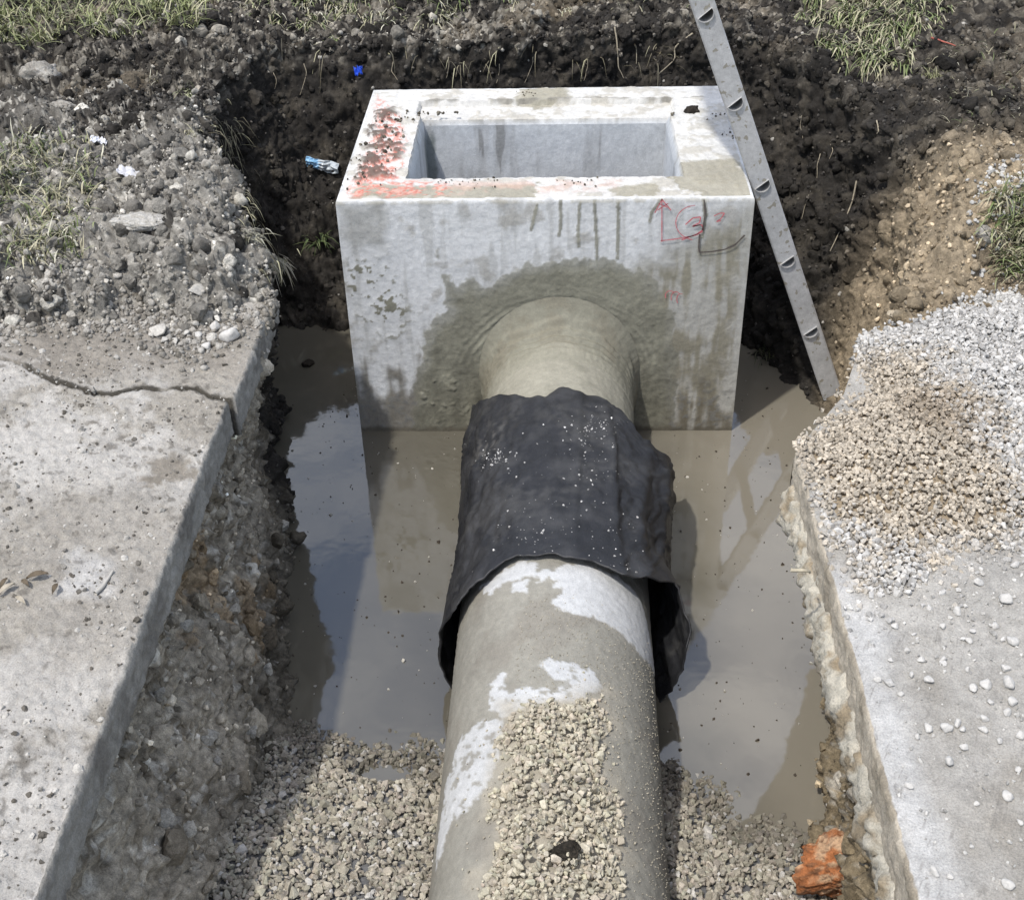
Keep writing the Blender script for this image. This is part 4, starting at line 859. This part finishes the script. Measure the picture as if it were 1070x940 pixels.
tuft(196, 98, 50, .075, .0045, [(.18, .20, .10), (.30, .30, .19)], 'pale green tuft on the dark mound at upper left', lean=(.3, -.4, 0))
tuft(198, 140, 30, .06, .004, DRY, 'dry straw tuft at the left rim of the dark pit', lean=(.4, -.4, 0))
tuft(160, 85, 20, .06, .003, DRY, 'few pale straws on the dark soil left of the green tuft')
tuft(332, 250, 80, .085, .0055, [(.055, .085, .03), (.08, .11, .04), (.12, .14, .06)], 'dark green plant growing inside the pit left of the box', lean=(.1, -.7, 0), droop=.9)
tuft(800, 372, 40, .09, .004, [(.05, .06, .025), (.09, .09, .05), (.12, .11, .07)], 'dark withered plant at the water edge between box and ladder', lean=(0, -.5, 0), droop=.7)
tuft(975, 80, 70, .06, .003, [(.28, .27, .15), (.20, .21, .10)], 'yellowish fluffy tuft right of the hanging grass')
tuft(345, 40, 40, .08, .004, DRY+GREEN, 'shaggy dry tuft hanging from the far bank left of the box', lean=(0, -.8, 0), droop=1.2)
tuft(455, 22, 34, .085, .004, DRY, 'pale straw tuft hanging from the far bank above the box', lean=(.1, -.8, 0), droop=1.2)
tuft(595, 10, 30, .075, .004, DRY, 'bleached straw tuft hanging from the far bank near the ladder', lean=(-.1, -.8, 0), droop=1.3)
tuft(45, 160, 40, .10, .006, [(.20, .24, .12), (.42, .44, .38)], 'silvery green broad-bladed tuft at far left', droop=.6)

lawn('hanging_grass', [(245, 40), (330, 42), (460, 48), (600, 46), (720, 44), (720, 66), (600, 64), (450, 66), (330, 62), (245, 66)], 16, 5, .075, .0035, DRY[1:2]+[(.10, .09, .06), (.16, .14, .09)], 'dead grass and fine roots hanging along the far pit rim', lean=(0, -.8, -.5), droop=1.5, spread=.04)
lawn('hanging_grass', [(205, 110), (235, 90), (262, 200), (300, 285), (280, 290), (235, 215)], 45, 4, .065, .0035, DRY[1:2]+[(.10, .09, .06), (.16, .14, .09)], 'dead grass hanging over the left pit rim', lean=(.6, -.4, -.3), droop=1.4)
# roots, twigs, litter
M_root = surf('root_bark', .85, var=((80, .35),), bump=((200, .001),), color=(.30, .26, .19))
M_twig = surf('dry_twig', .85, var=((80, .35),), bump=((200, .001),), color=(.34, .30, .22))
M_redtwig = surf('red_stem', .6, var=((80, .3),), bump=(), color=(.35, .10, .07))
def tube(name, pts, r, mat, label, cat, seg=7, parent=None):
    pts = np.array(pts); t = np.linspace(0, len(pts)-1, 6*(len(pts)-1)+1)
    q = np.stack([np.interp(t, np.arange(len(pts)), pts[:, k]) for k in range(3)], -1)
    for _ in range(2): q[1:-1] = (q[:-2]+2*q[1:-1]+q[2:])/4
    q = q+.002*np.stack([perlin(np.column_stack([t*1.3, t*0+k*7, t*0]), 3) for k in range(3)], -1)
    tg = np.gradient(q, axis=0); tg /= np.linalg.norm(tg, axis=1, keepdims=True); a = np.cross(tg, [.3, .2, .9]); a /= np.linalg.norm(a, axis=1, keepdims=True); bq = np.cross(tg, a)
    th_ = np.linspace(0, 6.2832, seg, endpoint=False); rad = r*np.linspace(1, .45, len(q))
    V = q[:, None]+rad[:, None, None]*(np.cos(th_)[None, :, None]*a[:, None]+np.sin(th_)[None, :, None]*bq[:, None])
    o0 = q[0]; o = mesh(name, (V-o0).reshape(-1, 3), [grid(seg, len(q), True)], mat, parent); o.location = o0
    return tag(o, label, cat) if label else o
def gpts(l, lift=.012, only=None):
    r = []
    for px, py in l:
        p, n_ = hit(px, py, only); n_ = n_ if n_@ray(px, py) < 0 else -n_; r.append(p+n_*lift)
    return r
tube('root', gpts([(642, 30), (646, 50), (644, 68), (650, 82)]), .0035, M_root, 'pale root hanging straight down the far pit wall', 'root')
tube('root', gpts([(662, 44), (664, 54), (663, 66)]), .003, M_root, 'short stub root on the far pit wall left of the ladder', 'root')
tube('root', gpts([(725, 38), (708, 48), (703, 62), (690, 78)]), .0035, M_root, 'forked crooked root on the far pit wall beside the ladder', 'root')
tube('root', gpts([(898, 190), (890, 215), (878, 240), (868, 262)]), .003, M_root, 'thin pale root running down the right pit wall', 'root')
tube('root', gpts([(915, 128), (920, 136), (918, 142)]), .0025, M_root, 'short curled white root high on the right pit wall', 'root')
for px, py in ((285, 75), (318, 68), (410, 66), (468, 60), (520, 66), (556, 58), (612, 62), (765, 90), (840, 120), (858, 160), (845, 205), (870, 150)):
    o = tube('root', gpts([(px, py), (px+random.uniform(-5, 5), py+10), (px+random.uniform(-9, 9), py+random.uniform(18, 30))], .008), .0016, M_root, 'hair-thin pale root dangling from the dark pit wall', 'root'); o['group'] = 'thin roots dangling from the pit wall'
tube('twig', gpts([(806, 598), (826, 597), (846, 598)], .004, [bvh_right])[1:]+[np.array(at(846, 598, z=.71))], .004, M_twig, 'short twig lying on the edge of the right pavement', 'twig')
tube('twig', gpts([(972, 42), (985, 46), (1000, 50)]), .004, M_redtwig, 'reddish twig on the dark soil at upper right', 'twig')
tube('twig', gpts([(100, 622), (110, 612), (118, 598)], .005, bvh_left), .005, M_grey, 'grey crumbling twig lying on the left pavement', 'twig')
M_leaf = surf('dead_leaf', .8, var=((60, .4),), bump=((90, .002),), color=(.12, .095, .065)); M_leaf2 = surf('bleached_leaf', .8, var=((60, .3),), bump=((90, .002),), color=(.38, .34, .27))
for px, py, l, ang, mt, lb in ((8, 618, .06, .9, M_leaf2, 'bleached dry leaf at the left frame edge on the pavement'), (22, 630, .05, -.6, M_leaf2, 'pale curled leaf lying right of the bleached leaf'), (28, 612, .05, 2.4, M_leaf, 'dark curled leaf in the leaf litter on the left pavement'), (58, 618, .05, 1.6, M_leaf, 'brown leaf at the right end of the leaf litter'), (40, 604, .07, .2, M_leaf, 'long brown leaf at the back of the leaf litter'), (5, 612, .045, 1.4, M_leaf, 'dark leaf under the bleached leaf at the frame edge')):
    p, n_ = hit(px, py, bvh_left); V, F = [], []
    for i in range(9):
        t = i/8; w_ = .13*math.sin(math.pi*min(max(t, .03), .97))**.8
        for j in (-1, 0, 1): V.append(((t-.5)*l, j*w_*l, .010*abs(j)+.012*math.sin(t*3.1)))
    for i in range(8):
        for j in range(2): F.append((i*3+j, i*3+j+1, i*3+j+4, i*3+j+3))
    V = [(x_*.62, y_*.8, z_*.45) for x_, y_, z_ in V]; o = mesh('dead_leaf', V, [np.array(F)], mt); o.location = (p[0], p[1], p[2]+.004); o.rotation_euler = (random.uniform(-.2, .2), random.uniform(-.2, .2), ang); tag(o, lb, 'leaf')
    o.modifiers.new('t', 'SOLIDIFY').thickness = .0012
# plastic litter
def crumple(name, px, py, lx, ly, ang, mat, label, cat, seed, amp=.35, lift=.02):
    p, n_ = hit(px, py); n_ = n_ if n_@ray(px, py) < 0 else -n_
    gx_, gy_ = np.meshgrid(np.linspace(-.5, .5, 40), np.linspace(-.5, .5, 26)); Q = np.stack([gx_, gy_, gx_*0], -1)
    Vq = np.stack([gx_*lx*(1+.15*fbm(Q, 2, 2, seed+2)), gy_*ly*(1+.5*fbm(Q, 2.2, 2, seed)), ly*amp*(billow(Q, 3.2, 3, seed+1)+1.2*np.cos(gy_*3))], -1)
    o = mesh(name, Vq.reshape(-1, 3), [grid(40, 26)], mat, smooth=True); o.modifiers.new('t', 'SOLIDIFY').thickness = .0012
    q = Vector(n_).to_track_quat('Z', 'X'); o.rotation_mode = 'QUATERNION'
    zx = Matrix((RT, np.cross(n_/np.linalg.norm(n_), RT), n_)).transposed()
    from mathutils import Quaternion
    o.rotation_quaternion = zx.to_quaternion() @ Quaternion((0, 0, 1), ang); o.location = p+n_*lift
    return tag(o, label, cat)
def plastic(name, c1, c2, split):
    m = bpy.data.materials.new(name); m.use_nodes = True; nt = m.node_tree; N = nt.nodes; L = nt.links; b = N['Principled BSDF']
    tc = N.new('ShaderNodeTexCoord'); sx = N.new('ShaderNodeSeparateXYZ'); L.new(tc.outputs['Generated'], sx.inputs[0]); n = N.new('ShaderNodeTexNoise'); n.inputs['Scale'].default_value = 4; L.new(tc.outputs['Generated'], n.inputs['Vector'])
    ad = N.new('ShaderNodeMath'); ad.operation = 'MULTIPLY_ADD'; L.new(n.outputs['Fac'], ad.inputs[0]); ad.inputs[1].default_value = .5; L.new(sx.outputs['X'], ad.inputs[2])
    mr = N.new('ShaderNodeMapRange'); mr.inputs['From Min'].default_value = split+.2; mr.inputs['From Max'].default_value = split+.28; L.new(ad.outputs[0], mr.inputs['Value'])
    mx = N.new('ShaderNodeMix'); mx.data_type = 'RGBA'; L.new(mr.outputs[0], mx.inputs['Factor']); mx.inputs['A'].default_value = (*c1, 1); mx.inputs['B'].default_value = (*c2, 1); L.new(mx.outputs['Result'], b.inputs['Base Color']); b.inputs['Roughness'].default_value = .25; return m
crumple('plastic_bottle', 337, 171, .125, .040, -.22, plastic('crumpled_plastic', (.22, .42, .62), (.46, .50, .52), .42), 'crushed clear plastic bottle with blue label in the dark pit', 'bottle', 301, lift=.03)
crumple('plastic_scrap', 377, 80, .03, .03, 0, plastic('blue_plastic', (.02, .08, .55), (.02, .08, .55), .5), 'small bright blue plastic scrap on the far bank behind the box', 'litter', 302, .5)
crumple('paper_scrap', 99, 153, .05, .022, .1, plastic('white_paper', (.62, .64, .70), (.70, .70, .72), .5), 'crumpled white paper scrap on the soil at left', 'litter', 303, .5)
crumple('paper_scrap', 138, 186, .10, .04, -.1, plastic('greyish_paper', (.50, .50, .52), (.42, .41, .40), .5), 'torn whitish plastic scrap half buried in the mound crest', 'litter', 304, .3, .01)
# white rubble at the right frame edge
wp = [(1015, 205), (1045, 168), (1090, 155), (1090, 220), (1040, 225)]; P, S = [], []
for _ in range(900):
    px, py = random.uniform(1010, 1095), random.uniform(150, 290)
    if poly_sd(np.array([px]), np.array([py]), np.array(wp, float))[0] < 3 or random.random() < .12: p, _n = hit(px, py); P.append(p+np.array([0, 0, .003])); S.append(random.uniform(.006, .02))
for _ in range(700):
    px, py = random.gauss(1050, 25), random.gauss(318, 6); p, _n = hit(px, py); P.append(p+np.array([0, 0, .003])); S.append(random.uniform(.006, .017))
o = scatter('white_rubble', np.array(P), np.array(S), np.array([.50, .49, .46])*rng.uniform(.6, 1.1, (len(P), 1)), ROUND+STONES, M_stone); tag(o, 'chalky white rubble spread on the soil at the right frame edge', 'rubble', kind='stuff')
print('faces', sum(len(o.data.polygons) for o in scene.objects if o.type == 'MESH'))
